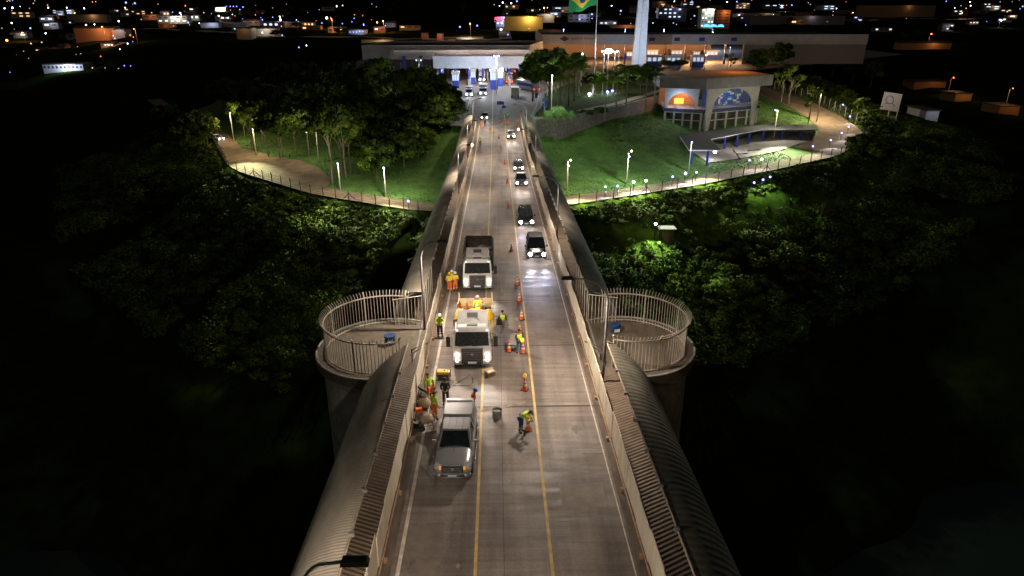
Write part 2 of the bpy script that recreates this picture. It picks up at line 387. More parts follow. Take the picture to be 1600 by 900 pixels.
plainfloor = M('landing_floor', (.2, .155, .115), (.12, .09, .065), .8, scale=1.5, stretch=(1, .3, 1), bump=.01)
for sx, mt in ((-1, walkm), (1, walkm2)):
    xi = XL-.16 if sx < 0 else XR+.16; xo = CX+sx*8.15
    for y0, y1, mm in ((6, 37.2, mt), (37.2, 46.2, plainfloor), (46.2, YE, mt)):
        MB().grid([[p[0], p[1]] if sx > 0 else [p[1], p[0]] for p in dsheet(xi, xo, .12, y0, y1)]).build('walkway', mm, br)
    bk = MB()
    for a, c in zip(YS[:-1], YS[1:]):
        x0, x1 = sorted((XL-.12 if sx < 0 else XR+.12, xi)); 
        bk.quad(dk(x0, a, .121), dk(x1, a, .121), dk(x1, c, .121), dk(x0, c, .121)); xx = x1 if sx < 0 else x0
        bk.quad(dk(xx, a, -.02), dk(xx, c, -.02), dk(xx, c, .121), dk(xx, a, .121))
    bk.build('kerb', concrete, br)
for y in (60, 95, 140):
    pz = deckz(y)-2.6; MB().box(CX-3.5, CX+3.5, y-.9, y+.9, -50 if y < 100 else -14, pz).build('pier', darkconc, br)
# expansion joints
for yj, wd in ((33.6, .1), (28.7, .03), (42.1, .06), (51, .05), (76, .08), (100, .08), (131, .1)):
    x0, x1 = (-4.7, 5.8)
    if wd == .03: x0 = 4.2; x1 = 5.4
    MB().quad(dk(x0, yj-wd, .004), dk(x1, yj-wd, .004), dk(x1, yj+wd, .004), dk(x0, yj+wd, .004)).build('expansion_joint', M('joint_rubber', (.05, .04, .035)), br)
MB().quad(dk(-1.1, 33.0, .007), dk(1.5, 33.9, .007), dk(1.6, 34.25, .007), dk(-.9, 33.35, .007)).build('oil_stain', M('dirt_stain', (.14, .1, .075), (.24, .19, .15), .9, scale=3), br)

# barrier screens
barm = M('barrier_plate', (.84, .75, .6), (.68, .58, .44), .6, scale=1.5, stretch=(1, 1, .4), bump=.02, wave=('Y', 3.2, .0))
railm = M('rusty_rail', (.5, .3, .16), (.3, .16, .08), .7, scale=4)
for sx, xb, lab in ((-1, XL, 'cream ribbed metal barrier screen along the walkway beside the trucks'), (1, XR, 'cream ribbed metal barrier screen beside the oncoming cars')):
    bt = thing('barrier_screen', lab, 'barrier', (0, 0, 0), group='barrier screens along the road')
    y = 7.; i = 0
    while y < YE-1:
        L = 2.3+.3*math.sin(i*2.1); hh = 1.62+.05*math.sin(i*1.7)+.04*random.random(); off = sx*(.02+.03*(i % 2)); ln = sx*random.uniform(-.01, .02)
        ys_ = [y+L*k/4+(.12 if k == 4 else 0) for k in range(5)]
        b = MB(); x0 = xb+off
        b.grid([[(x0, q, deckz(q)+.14), (x0+ln, q, deckz(q)+hh)] for q in ys_]); x1 = x0+sx*.035
        b.grid([[(x1, q, deckz(q)+.14), (x1+ln, q, deckz(q)+hh)] for q in ys_])
        b.grid([[(x0+ln, q, deckz(q)+hh), (x1+ln, q, deckz(q)+hh)] for q in ys_])
        for q in (ys_[0], ys_[-1]): b.quad((x0, q, deckz(q)+.14), (x1, q, deckz(q)+.14), (x1+ln, q, deckz(q)+hh), (x0+ln, q, deckz(q)+hh))
        b.build('panel', barm, bt); y += L; i += 1
    b = MB(); b.tube([dk(xb-sx*.05, q, .17) for q in YS], .035, 6); b.build('lower_rail', railm, bt)
    for q in np.arange(8, YE, 4.4): MB().box(xb-sx*.16-.06, xb-sx*.16+.06, q-.09, q+.09, deckz(q)-.02, deckz(q)+.16).build('base_block', railm, bt)
# curved walkway canopies
prof = [(5.97, 2.74), (6.4, 2.67), (6.9, 2.51), (7.38, 2.26), (7.8, 1.9), (8.12, 1.45), (8.32, .9), (8.42, .3), (8.46, -.9)]
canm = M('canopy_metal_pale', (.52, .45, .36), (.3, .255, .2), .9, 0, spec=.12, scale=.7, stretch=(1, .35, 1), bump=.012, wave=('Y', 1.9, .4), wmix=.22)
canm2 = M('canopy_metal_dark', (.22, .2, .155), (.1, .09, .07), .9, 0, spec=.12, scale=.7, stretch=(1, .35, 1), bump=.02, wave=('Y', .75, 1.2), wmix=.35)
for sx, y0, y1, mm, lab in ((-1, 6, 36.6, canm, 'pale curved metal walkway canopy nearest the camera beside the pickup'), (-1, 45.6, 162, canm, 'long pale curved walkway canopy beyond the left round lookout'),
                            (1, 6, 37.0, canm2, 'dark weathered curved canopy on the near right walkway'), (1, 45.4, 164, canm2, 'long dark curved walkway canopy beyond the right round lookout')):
    ct = thing('walkway_canopy', lab, 'canopy', (0, 0, 0), group='walkway canopies')
    n = int((y1-y0)/.5); yy = [y0+(y1-y0)*i/n for i in range(n+1)]
    b = MB()
    cut = (lambda q, px: q-(px-5.97)*1.5*max(0, 1-(y1-q)/6)) if y0 < 20 else (lambda q, px: q+(px-5.97)*.8*max(0, 1-(q-y0)/6))
    for t in (0, .04):
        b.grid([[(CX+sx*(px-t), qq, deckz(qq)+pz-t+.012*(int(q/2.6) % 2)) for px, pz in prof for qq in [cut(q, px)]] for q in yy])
    for q in (y0, y1):
        for (a1, a2), (c1, c2) in zip(prof[:-1], prof[1:]):
            qa, qc = cut(q, a1), cut(q, c1); b.quad((CX+sx*a1, qa, deckz(qa)+a2), (CX+sx*c1, qc, deckz(qc)+c2), (CX+sx*(c1-.05), qc, deckz(qc)+c2-.05), (CX+sx*(a1-.05), qa, deckz(qa)+a2-.05))
    b.build('shell', mm, ct, smooth=True)
    b = MB(); b.tube([(CX+sx*5.96, q, deckz(q)+2.75) for q in yy[::2]+[yy[-1]]], .045, 6)
    if sx > 0:
        b.tube([(CX+sx*6.05, q, deckz(q)+2.55) for q in yy[::2]], .03, 5)
    b.build('edge_rail', M('edge_rail', (.42, .34, .25), (.28, .2, .13), .6), ct)
    qs = list(np.arange(y0+.6, y1, 2.6)); 
    for q in [q for q in qs if 12 < q and not (y0 < 20 and q > y1-4)][:46]:
        z = deckz(q); b = MB()
        b.box(CX+sx*5.93-.10, CX+sx*5.93+.10, q-.05, q+.05, z+2.7, z+2.86)
        b.tube([(CX+sx*6.1, q, z+2.6), (CX+sx*6.9, q, z+2.4), (CX+sx*7.6, q, z+1.95), (CX+sx*8.1, q, z+1.2), (CX+sx*8.2, q, z)], .04, 5)
        b.build('rib', steel, ct)
# far gate/screen frames beside the lookouts
for sx, lab in ((-1, 'slanted bar screen at the end of the far canopy by the left lookout'), (1, 'slanted lattice screen at the end of the far canopy by the right lookout')):
    b = MB(); y = 45.3; z = deckz(y)
    for t in range(9):
        xx = CX+sx*(6.05+t*.25); b.tube([(xx, y, z+.1), (xx, y, z+2.55-.05*t)], .02, 5)
    b.tube([(CX+sx*6.0, y, z+2.6), (CX+sx*8.15, y, z+2.3)], .04, 6); b.tube([(CX+sx*6.0, y, z+.15), (CX+sx*8.15, y, z+.15)], .03, 6)
    for t in range(6):
        q = y+.5+t*1.4; b.tube([(CX+sx*6.02, q, deckz(q)+.1), (CX+sx*6.1, q+.9, deckz(q)+2.6)], .03, 5)
    tag(b.build('end_screen', cream), lab, 'screen')

# round lookouts
lookm = M('lookout_concrete', (.42, .41, .38), (.28, .27, .24), .85, scale=1.3, bump=.015)
barwhite = M('cream_bars', (.55, .5, .42), (.4, .34, .27), .5, scale=5)
for sx, lab in ((-1, 'round concrete lookout with tall curved bar fence on the left of the bridge'), (1, 'round concrete lookout with tall curved bar fence on the right of the bridge')):
    cx, cy, rad = CX+sx*8.35, 41.8, 4.35; z = deckz(cy); lk = thing('lookout_tower', lab, 'lookout', (cx, cy, z), group='round lookouts')
    b = MB(); n = 48
    def rg(r_): return [(sx*max(r_*math.cos(2*PI*i/n), -2.62), r_*math.sin(2*PI*i/n)) for i in range(n)]
    ring = rg(rad+.2)
    b.prism(ring, -.5, .10); b.build('floor', plainfloor if sx > 0 else M('lookout_floor', (.2, .165, .125), (.13, .105, .08), .85), lk)
    b = MB(); b.tube([(0, 0, -50), (0, 0, -1.2), (0, 0, -.5)], [rad-.25, rad-.25, rad-.02], 48)
    b.build('shaft', lookm, lk, smooth=False)
    # fence: leave an opening toward the walkway
    a0, a1 = (R(-118), R(112)); nb = 66
    a0 += R(3); a1 -= R(2); angs = [a0+(a1-a0)*i/(nb*1) for i in range(nb+1)]
    def pt(a, h, r=3.85): return (sx*r*math.cos(a), r*math.sin(a), h)
    fp = MB(); fp.tube([pt(a, .22) for a in angs], .045, 6); fp.tube([pt(a, 2.3) for a in angs], .05, 6); fp.build('fence_rail', barwhite, lk)
    for i, a in enumerate(angs):
        b = MB(); th = .023 if i % 13 else .06
        b.tube([pt(a, .05), pt(a, 2.35), pt(a, 2.52, 3.92), pt(a, 2.68, 4.08)], th, 5); b.build('fence_bar', barwhite, lk)
    b = MB(); b.tube([(x, y, .16) for x, y in rg(rad+.15) if sx*x > -2.5], .07, 6); b.build('floor_rim', lookm, lk)
    b = MB(); b.tube([pt(R(-125), 1.15), pt(R(-155), 1.15, rad*.8), (sx*-2.2, -2.4, 1.15)], .04, 6); b.tube([(sx*-2.2, -2.4, .1), (sx*-2.2, -2.4, 1.2)], .04, 6); b.build('handrail', M('dark_rail', (.1, .09, .08)), lk)
    # blue drum planter bin
    bp_ = (610, 540) if sx < 0 else (961, 522); p = deck(*bp_); p.z = deckz(p.y)+.12
    bn = thing('waste_bin', 'blue plastic bin on the left lookout floor' if sx < 0 else 'blue and white plastic bin on the right lookout floor', 'bin', p, R(12))
    b = MB(); b.prism([(.3*math.cos(t*PI/8)*(1.2), .3*math.sin(t*PI/8)) for t in range(16)], 0, .62); bevel(b.build('body', M('blue_plastic', (.02, .06, .17), rough=.4), bn), .03)
    b = MB(); b.prism([(.34*math.cos(t*PI/8)*(1.2), .34*math.sin(t*PI/8)) for t in range(16)], .6, .68); b.box(-.2, .2, -.37, -.33, .2, .42, k=1); b.build('rim', [M('blue_rim', (.02, .07, .2)), reflw], bn)

# bridge street lamps
def bridge_lamp(sx, y, lab, bulb=False, power=3300, pf_=1.):
    x = CX+sx*5.85; z = deckz(y)+.12; t = thing('street_lamp', lab, 'street lamp', (x, y, z), group='curved-arm street lamps on the bridge')
    s = -sx; H = 7.0; rc = 1.55 if sx < 0 else 2.4; ar = rc-.75
    b = MB(); arc = [(0, 0, 0), (0, 0, 3), (0, 0, H-1.6)]+[(s*ar*(1-math.cos(a)), 0, H-1.6+1.35*math.sin(a)) for a in [PI/2*k/7 for k in range(1, 8)]]+[(s*(rc-.35), 0, H-.2)]
    b.tube(arc, [.085, .075, .065]+[.05]*8, 8); b.build('pole', steel, t, smooth=True)
    b = MB(); b.box(-.13, .13, -.13, .13, 0, .12); b.tube([(0, 0, 1.1), (0, 0, 1.25)], .11, 8); b.build('base_plate', steel, t)
    hx = s*rc; b = MB(); b.box(hx-.38, hx+.38, -.16, .16, H-.26, H-.08, tx=.06, ty=.05); bevel(b.build('lamp_head', M('lamp_head_grey', (.07, .07, .07)), t), .03)
    b = MB()
    if bulb: b.ball((hx+s*.42, 0, H-.2), .2, 10)
    b.box(hx-.26, hx+.26, -.08, .08, H-.268, H-.262); b.build('bulb', e_warm, t)
    light('street_light', 'SPOT', (x+hx, y, z+H-.34), power*pf_, WARM, .1, (x+hx+s*1.2, y, z-2), 160, .35)
bridge_lamp(-1, 13.7, 'curved-arm lamp whose dark head crosses the bottom edge of the photo', pf_=.8)
bridge_lamp(-1, 44.5, 'tall curved-arm lamp on the walkway left of the white trucks')
bridge_lamp(-1, 93.5, 'lit curved-arm lamp beside the left barrier far up the bridge', True)
bridge_lamp(-1, 126, 'thin curved-arm lamp at the far end of the left walkway')
bridge_lamp(1, 36.4, 'tall curved-arm lamp rising in front of the right lookout')
bridge_lamp(1, 69.4, 'curved-arm lamp on the right walkway level with the black cars')
bridge_lamp(1, 112, 'lit curved-arm lamp beside the right barrier near the bridge end', True)
bridge_lamp(1, 148, 'thin curved-arm lamp at the far end of the right canopy')
bridge_lamp(-1, 158, 'slim curved-arm lamp standing where the road meets the plaza')

# ------------------------------------------------------------------ cones
def make_cone(kind):
    t = thing('traffic_cone', '-', 'traffic cone', (0, 0, 0), group='traffic cones')
    H = .82; r0, r1 = .17, .03
    def rr(z): return r0+(r1-r0)*(z-.04)/(H-.04)
    if kind == 'plain':
        b = MB(); b.tube([(0, 0, .04), (0, 0, H)], [r0, r1], 14); b.build('body', orange, t, smooth=False)
    else:
        b = MB()
        for i, (z0, z1) in enumerate([(.04, .3), (.3, .42), (.42, .54), (.54, .64), (.64, H)]): b.tube([(0, 0, z0), (0, 0, z1)], [rr(z0), rr(z1)], 14, k=i % 2)
        b.build('body', [orange, reflw], t)
    b = MB(); b.box(-.22, .22, -.22, .22, 0, .045); bevel(b.build('base', M('cone_base', (.04, .035, .03)) if kind != 'plain' else orange, t), .02)
    if kind == 'beacon':
        b = MB(); b.tube([(0, 0, H), (0, 0, H+.08)], .03, 8); b.tube([(0, -.035, H+.17), (0, .035, H+.17)], .11, 14); b.box(-.09, .09, -.04, .04, H+.06, H+.12); b.build('beacon', M('beacon_yellow', (.9, .5, .02), emit=(1, .55, .05), es=.5), t)
    return t
cones = [('beacon', 825, 672, 'striped cone with a yellow beacon held by the bending worker'), ('beacon', 820, 609, 'striped cone with a yellow beacon standing alone above the expansion joint'),
 ('striped', 817, 551, 'striped cone right beside the worker in blue jeans'), ('striped', 795, 549, 'striped cone left of the worker in blue jeans'),
 ('striped', 812, 521, 'striped cone just behind the worker in blue jeans'), ('striped', 815, 499, 'striped cone on the yellow line level with the worker carrying a bag'),
 ('striped', 811.5, 470, 'striped cone level with the yellow truck bed'), ('striped', 808, 445, 'striped cone level with the grille of the rear truck'),
 ('striped', 799, 393, 'white-banded cone left of the black car with bright headlights'), ('plain', 794, 324, 'orange cone left of the second black car'),
 ('plain', 792.5, 287, 'orange cone left of the third oncoming pickup'), ('plain', 788.5, 257, 'orange cone left of the fourth oncoming car'),
 ('plain', 782.5, 233, 'small orange cone alone in the middle lane'), ('striped', 779.5, 216, 'thin orange cone left of the fifth oncoming car'),
 ('striped', 780.5, 191, 'leftmost cone of the closed-lane row by the blue sign'), ('plain', 786.5, 193, 'second cone of the closed-lane row by the blue sign'),
 ('striped', 790, 195, 'front cone in the closed-lane row beside the guard'), ('plain', 794.5, 193, 'cone right of the guard in the closed-lane row'),
 ('plain', 807, 193, 'cone at the right end of the closed-lane row'), ('striped', 810, 191, 'tilted-looking last cone near the lit bulb of the right lamp'),
 ('plain', 813, 184, 'cone on the right of the plaza road entrance'), ('plain', 814.5, 176, 'far cone on the right edge of the plaza road'),
 ('plain', 751, 196, 'orange cone left of the red-haloed car at the bridge end'), ('striped', 755.5, 199, 'striped cone by the person standing before the plaza'),
 ('plain', 718, 176, 'orange cone at the left edge of the plaza asphalt'), ('plain', 843, 180, 'orange cone by the blue sign near the palms'),
 ('plain', 765.5, 203, 'small cone in the middle of the bridge end')]
protoc = {}
def put_cone(kind, loc, lab, s=1., grp='traffic cones', rz=0, rx=0):
    if kind not in protoc:
        o = protoc[kind] = make_cone(kind); o.location = loc; o['label'] = lab; o['group'] = grp; o.rotation_euler.z = rz; o.scale = (s, s, s); return o
    o = dup(protoc[kind], loc, rz, lab, grp, s); return o
for k, x, y, l in cones: put_cone(k, deck(x, y), l, 1.0 if y > 300 else 1.15, rz=random.uniform(-.4, .4))

# ------------------------------------------------------------------ people
skin = M('skin', (.32, .19, .12)); skin2 = M('skin_dark', (.18, .1, .065))
hiv = M('hivis_yellow', (.62, .85, .06), (.5, .7, .05), .7); hio = M('hivis_orange', (.9, .2, .02), (.75, .16, .02), .7); yj = M('work_yellow', (.85, .62, .03), (.7, .5, .03), .7)
navy = M('navy_cloth', (.03, .05, .16)); jean = M('jeans', (.09, .17, .3)); khaki = M('khaki', (.25, .2, .13)); darkc = M('dark_cloth', (.03, .03, .035)); boot = M('boots', (.025, .02, .018)); grayc = M('grey_cap', (.13, .14, .15))
def skin_obj(name, joints, edges, mat_, parent, root=0, sub=1):
    """joints: list of (co, radius)"""
    bm = bmesh.new(); L = bm.verts.layers.skin.verify(); vs = [bm.verts.new(c) for c, _ in joints]
    for i, (v, (_, r)) in enumerate(zip(vs, joints)):
        v[L].radius = (r, r) if not isinstance(r, tuple) else r; v[L].use_root = (i == root)
    for a, c in edges: bm.edges.new((vs[a], vs[c]))
    me = bpy.data.meshes.new(name); bm.to_mesh(me); bm.free(); me.materials.append(mat_)
    o = bpy.data.objects.new(name, me); C.objects.link(o); o.parent = parent
    s = o.modifiers.new('skin', 'SKIN'); s.use_smooth_shade = True
    if sub: ss = o.modifiers.new('subdivide', 'SUBSURF'); ss.levels = sub; ss.render_levels = sub
    return o
STAND = dict(pel=(0, 0, .93), wai=(0, 0, 1.08), che=(0, -.01, 1.3), nec=(0, 0, 1.48), hea=(0, -.02, 1.63), top=(0, -.01, 1.72),
             shl=(-.19, 0, 1.42), ell=(-.27, .02, 1.15), wrl=(-.28, -.08, .92), shr=(.19, 0, 1.42), elr=(.27, .02, 1.15), wrr=(.28, -.08, .92),
             hil=(-.1, 0, .9), knl=(-.12, -.03, .5), anl=(-.13, .02, .09), tol=(-.14, -.15, .04), hir=(.1, 0, .9), knr=(.12, -.03, .5), anr=(.13, .02, .09), tor=(.14, -.15, .04))
def bend(deg, fwd=-1, base='pel'):
    """tilt torso forward about the pelvis by deg"""
    P = {}; a = R(deg)
    for k in ('wai', 'che', 'nec', 'hea', 'top', 'shl', 'shr', 'ell', 'elr', 'wrl', 'wrr'):
        x, y, z = STAND[k]; dz = z-.93; dy = y
        P[k] = (x, dy*math.cos(a)-dz*math.sin(a), .93+dz*math.cos(a)+dy*math.sin(a))
    return P
def person(loc, rz, label, top, legs, hat=None, hatcol=None, pose=None, sk=skin, bands=True, scale=1., boots_=boot, vest=False):
    P = dict(STAND); P.update(pose or {})
    t = thing('person', label, 'person', loc, rz); t.scale = (scale,)*3
    names = ['pel', 'wai', 'che', 'nec', 'hea', 'top', 'shl', 'ell', 'wrl', 'shr', 'elr', 'wrr', 'hil', 'knl', 'anl', 'tol', 'hir', 'knr', 'anr', 'tor']
    rad = dict(pel=.12, wai=.11, che=.13, nec=.055, hea=.095, top=.07, shl=.065, ell=.045, wrl=.03, shr=.065, elr=.045, wrr=.03, hil=.09, knl=.06, anl=.04, tol=.035, hir=.09, knr=.06, anr=.04, tor=.035)
    J = [(P[n], rad[n]) for n in names]; I = {n: i for i, n in enumerate(names)}
    E = [('pel', 'wai'), ('wai', 'che'), ('che', 'nec'), ('nec', 'hea'), ('hea', 'top'), ('che', 'shl'), ('shl', 'ell'), ('ell', 'wrl'), ('che', 'shr'), ('shr', 'elr'), ('elr', 'wrr'),
         ('pel', 'hil'), ('hil', 'knl'), ('knl', 'anl'), ('anl', 'tol'), ('pel', 'hir'), ('hir', 'knr'), ('knr', 'anr'), ('anr', 'tor')]
    E = [(I[a], I[c]) for a, c in E]
    # face: nose and ears grow from the head
    h = Vector(P['hea'])
    J.append((tuple(h+Vector((0, -.1, -.01))), .016)); E.append((I['hea'], len(J)-1))
    for sd in ('l', 'r'):      # palm, four fingers and thumb
        wv = Vector(P['wr'+sd]); d = (wv-Vector(P['el'+sd])).normalized(); side = d.cross(Vector((0, -1, .2)))
        side = side.normalized() if side.length > .05 else Vector((1, 0, 0)); dn = d.cross(side)
        pi_ = len(J); J.append((tuple(wv+d*.07), (.038, .018))); E.append((I['wr'+sd], pi_))
        for q, ln in enumerate((.06, .072, .068, .05)):
            o1 = wv+d*.1+side*(q-1.5)*.021; J.append((tuple(o1), .009)); J.append((tuple(o1+d*ln*.6+dn*.012), .008)); J.append((tuple(o1+d*ln+dn*.03), .007))
            n = len(J); E += [(pi_, n-3), (n-3, n-2), (n-2, n-1)]
        o1 = wv+d*.03-side*.045; J.append((tuple(o1), .011)); J.append((tuple(o1+d*.045-side*.012), .009)); n = len(J); E += [(pi_, n-2), (n-2, n-1)]
    skin_obj('body', J, E, sk, t)
    def sub(ns, es, extra, mat_, name, par=t):
        jj = [(P[n], rad[n]+extra) for n in ns]; ii = {n: i for i, n in enumerate(ns)}
        return skin_obj(name, jj, [(ii[a], ii[c]) for a, c in es], mat_, par)
    mid = lambda a, c, f: tuple(Vector(P[a]).lerp(Vector(P[c]), f))
    P['wl2'] = mid('ell', 'wrl', .9); P['wr2'] = mid('elr', 'wrr', .9); P['nk2'] = mid('che', 'nec', .7); P['al2'] = mid('knl', 'anl', .85); P['ar2'] = mid('knr', 'anr', .85)
    rad.update(wl2=.034, wr2=.034, nk2=.09, al2=.05, ar2=.05)
    if vest:
        sub(['pel', 'wai', 'che', 'nk2', 'shl', 'shr'], [('pel', 'wai'), ('wai', 'che'), ('che', 'nk2'), ('che', 'shl'), ('che', 'shr')], .035, top, 'vest')
        sub(['shl', 'ell', 'wl2'], [('shl', 'ell'), ('ell', 'wl2')], .018, darkc, 'sleeve'); sub(['shr', 'elr', 'wr2'], [('shr', 'elr'), ('elr', 'wr2')], .018, darkc, 'sleeve')
    else:
        sub(['pel', 'wai', 'che', 'nk2', 'shl', 'ell', 'wl2', 'shr', 'elr', 'wr2'], [('pel', 'wai'), ('wai', 'che'), ('che', 'nk2'), ('che', 'shl'), ('shl', 'ell'), ('ell', 'wl2'), ('che', 'shr'), ('shr', 'elr'), ('elr', 'wr2')], .028, top, 'jacket')
    sub(['pel', 'hil', 'knl', 'al2', 'hir', 'knr', 'ar2'], [('pel', 'hil'), ('hil', 'knl'), ('knl', 'al2'), ('pel', 'hir'), ('hir', 'knr'), ('knr', 'ar2')], .024, legs, 'trousers')
    for a, c in (('anl', 'tol'), ('anr', 'tor')): sub([a, c], [(a, c)], .022, boots_, 'boot')
    if bands:
        b = MB()
        for a, c, f, r in (('knl', 'anl', .35, .088), ('knr', 'anr', .35, .088), ('pel', 'che', .45, .165)):
            p = Vector(mid(a, c, f)); d = (Vector(P[c])-Vector(P[a])).normalized()*.03
            b.tube([p-d, p+d], r, 12, caps=False)
        b.build('reflective_band', reflw, t)
    hp = Vector(P['top']); hd = (hp-Vector(P['nec'])).normalized()
    if hat == 'helmet':
        b = MB(); b.ball((0, 0, 0), .135, 12, sz=.85); b.tube([(0, -.02, -.03), (0, -.02, -.015)], .165, 12)
        ho = b.build('helmet', hatcol or paintw, t, smooth=True, loc=hp-hd*.02); ho.rotation_euler = hd.to_track_quat('Z', 'Y').to_euler()
    elif hat == 'cap':
        b = MB(); b.ball((0, 0, 0), .118, 12, sz=.8); b.box(-.08, .08, -.22, -.05, -.03, -.015)
        ho = b.build('cap', hatcol or darkc, t, loc=hp-hd*.02); ho.rotation_euler = hd.to_track_quat('Z', 'Y').to_euler()
    else:
        b = MB(); b.ball((0, .02, 0), .108, 12, sz=.95); ho = b.build('hair', M('black_hair', (.015, .012, .01)), t, smooth=True, loc=hp-hd*.045)
    return t
WALK = dict(knl=(-.12, -.16, .52), anl=(-.13, -.2, .1), tol=(-.14, -.36, .06), knr=(.12, .02, .5), anr=(.13, .25, .14), tor=(.14, .12, .05), wrl=(-.26, .08, .9), wrr=(.27, -.2, .98))
HOLD = dict(ell=(-.26, -.05, 1.17), wrl=(-.12, -.3, 1.12), elr=(.26, -.05, 1.17), wrr=(.12, -.3, 1.12))
q = bend(48); q.update(ell=(-.26, -.45, 1.0), wrl=(-.1, -.62, .92), elr=(.25, -.45, 1.02), wrr=(.08, -.62, .95))
p = deck(813.5, 675); person(p, R(65), 'worker in green jacket and blue trousers bending over a cone', hiv, navy, 'cap', grayc, q)
p = deck(811, 551); person(p, R(20), 'worker in pale hi-vis vest and blue jeans carrying a lit yellow beacon', hiv, jean, 'none', pose=HOLD, bands=False, vest=True, boots_=boot)
bt_ = thing('warning_beacon', 'round yellow warning beacon held by the worker in blue jeans', 'warning beacon', p+Vector((.2, -.38, 1.05)))
b = MB(); b.tube([(0, -.04, .1), (0, .04, .1)], .13, 16); b.build('lens', M('beacon_lens', (.9, .5, .05), emit=(1, .5, .05), es=1.5), bt_); b = MB(); b.box(-.08, .08, -.04, .04, -.12, .0); b.build('battery_box', yellow, bt_)
p = deck(785, 519); person(p, R(200), 'person with black hair in hi-vis vest and khaki trousers seen from behind', hiv, khaki, 'none', pose=WALK, bands=False, vest=True)
b = MB(); b.box(-.22, .22, -.12, .12, -.32, .05, tx=.04); b.tube([(-.18, 0, .02), (0, .1, .55), (.18, .02, .02)], .015, 5)
tag(bevel(b.build('shoulder_bag', M('bag_black', (.02, .02, .022)), loc=p+Vector((-.22, -.12, 1.0))), .04), 'black shoulder bag hanging beside the khaki trousers', 'bag')
p = deck(688, 526); person(p, R(5), 'worker in green jacket, navy trousers and white helmet beside the left barrier', hiv, navy, 'helmet', pose=HOLD)
p = deck(703, 456); person(p, R(-20), 'leftmost worker of three in yellow jackets and orange trousers by the barrier', yj, hio, 'cap', yj, pose=HOLD)
p = deck(707, 452.5); person(p, R(10), 'middle and farthest of three workers in yellow jackets, white helmet', yj, hio, 'helmet', pose=HOLD)
p = deck(711.5, 455); person(p, R(30), 'rightmost of three workers in yellow jackets, nearest the rear truck', yj, hio, 'helmet', pose=HOLD)
p = deck(673, 626); person(p, R(-150), 'worker in green jacket and grey cap behind the tan mixers', hiv, hio, 'cap', grayc, pose=bend(20))
p = deck(680, 655); person(p, R(130), 'worker in green shirt, orange trousers and dark cap beside the silver pickup', hiv, hio, 'cap', darkc)
p = deck(738, 650); person(p, R(100), 'worker in orange jacket and blue helmet behind the pickup by the lane line', hio, hio, 'helmet', M('blue_helmet', (.04, .1, .5)), pose=bend(15))
p = deck(697, 632); person(p, R(0), 'worker with dark cap mostly hidden behind the silver pickup', darkc, darkc, 'cap', darkc, pose=HOLD, bands=False)
p = deck(750, 229); person(p, R(0), 'distant worker in hi-vis top walking in the closed lane', hiv, darkc, 'none', pose=WALK, bands=False, scale=1.05, vest=True)
p = deck(758, 198); person(p, R(0), 'distant dark-clothed person standing before the car at the bridge end', darkc, navy, 'cap', hiv, bands=False, vest=True, scale=1.05)
p = deck(793, 187); person(p, R(0), 'distant guard in hi-vis top behind the row of cones', hiv, darkc, 'none', bands=False, vest=True, scale=1.05)
p = deck(829, 237); p.z += .12; person(p, R(10), 'left of two dark pedestrians on the right walkway', darkc, darkc, 'none', pose=WALK, bands=False, scale=1.05)
p = deck(834, 233); p.z += .12; person(p, R(-10), 'right of two dark pedestrians on the right walkway', M('brown_cloth', (.12, .08, .06)), darkc, 'none', pose=WALK, bands=False, scale=1.05)

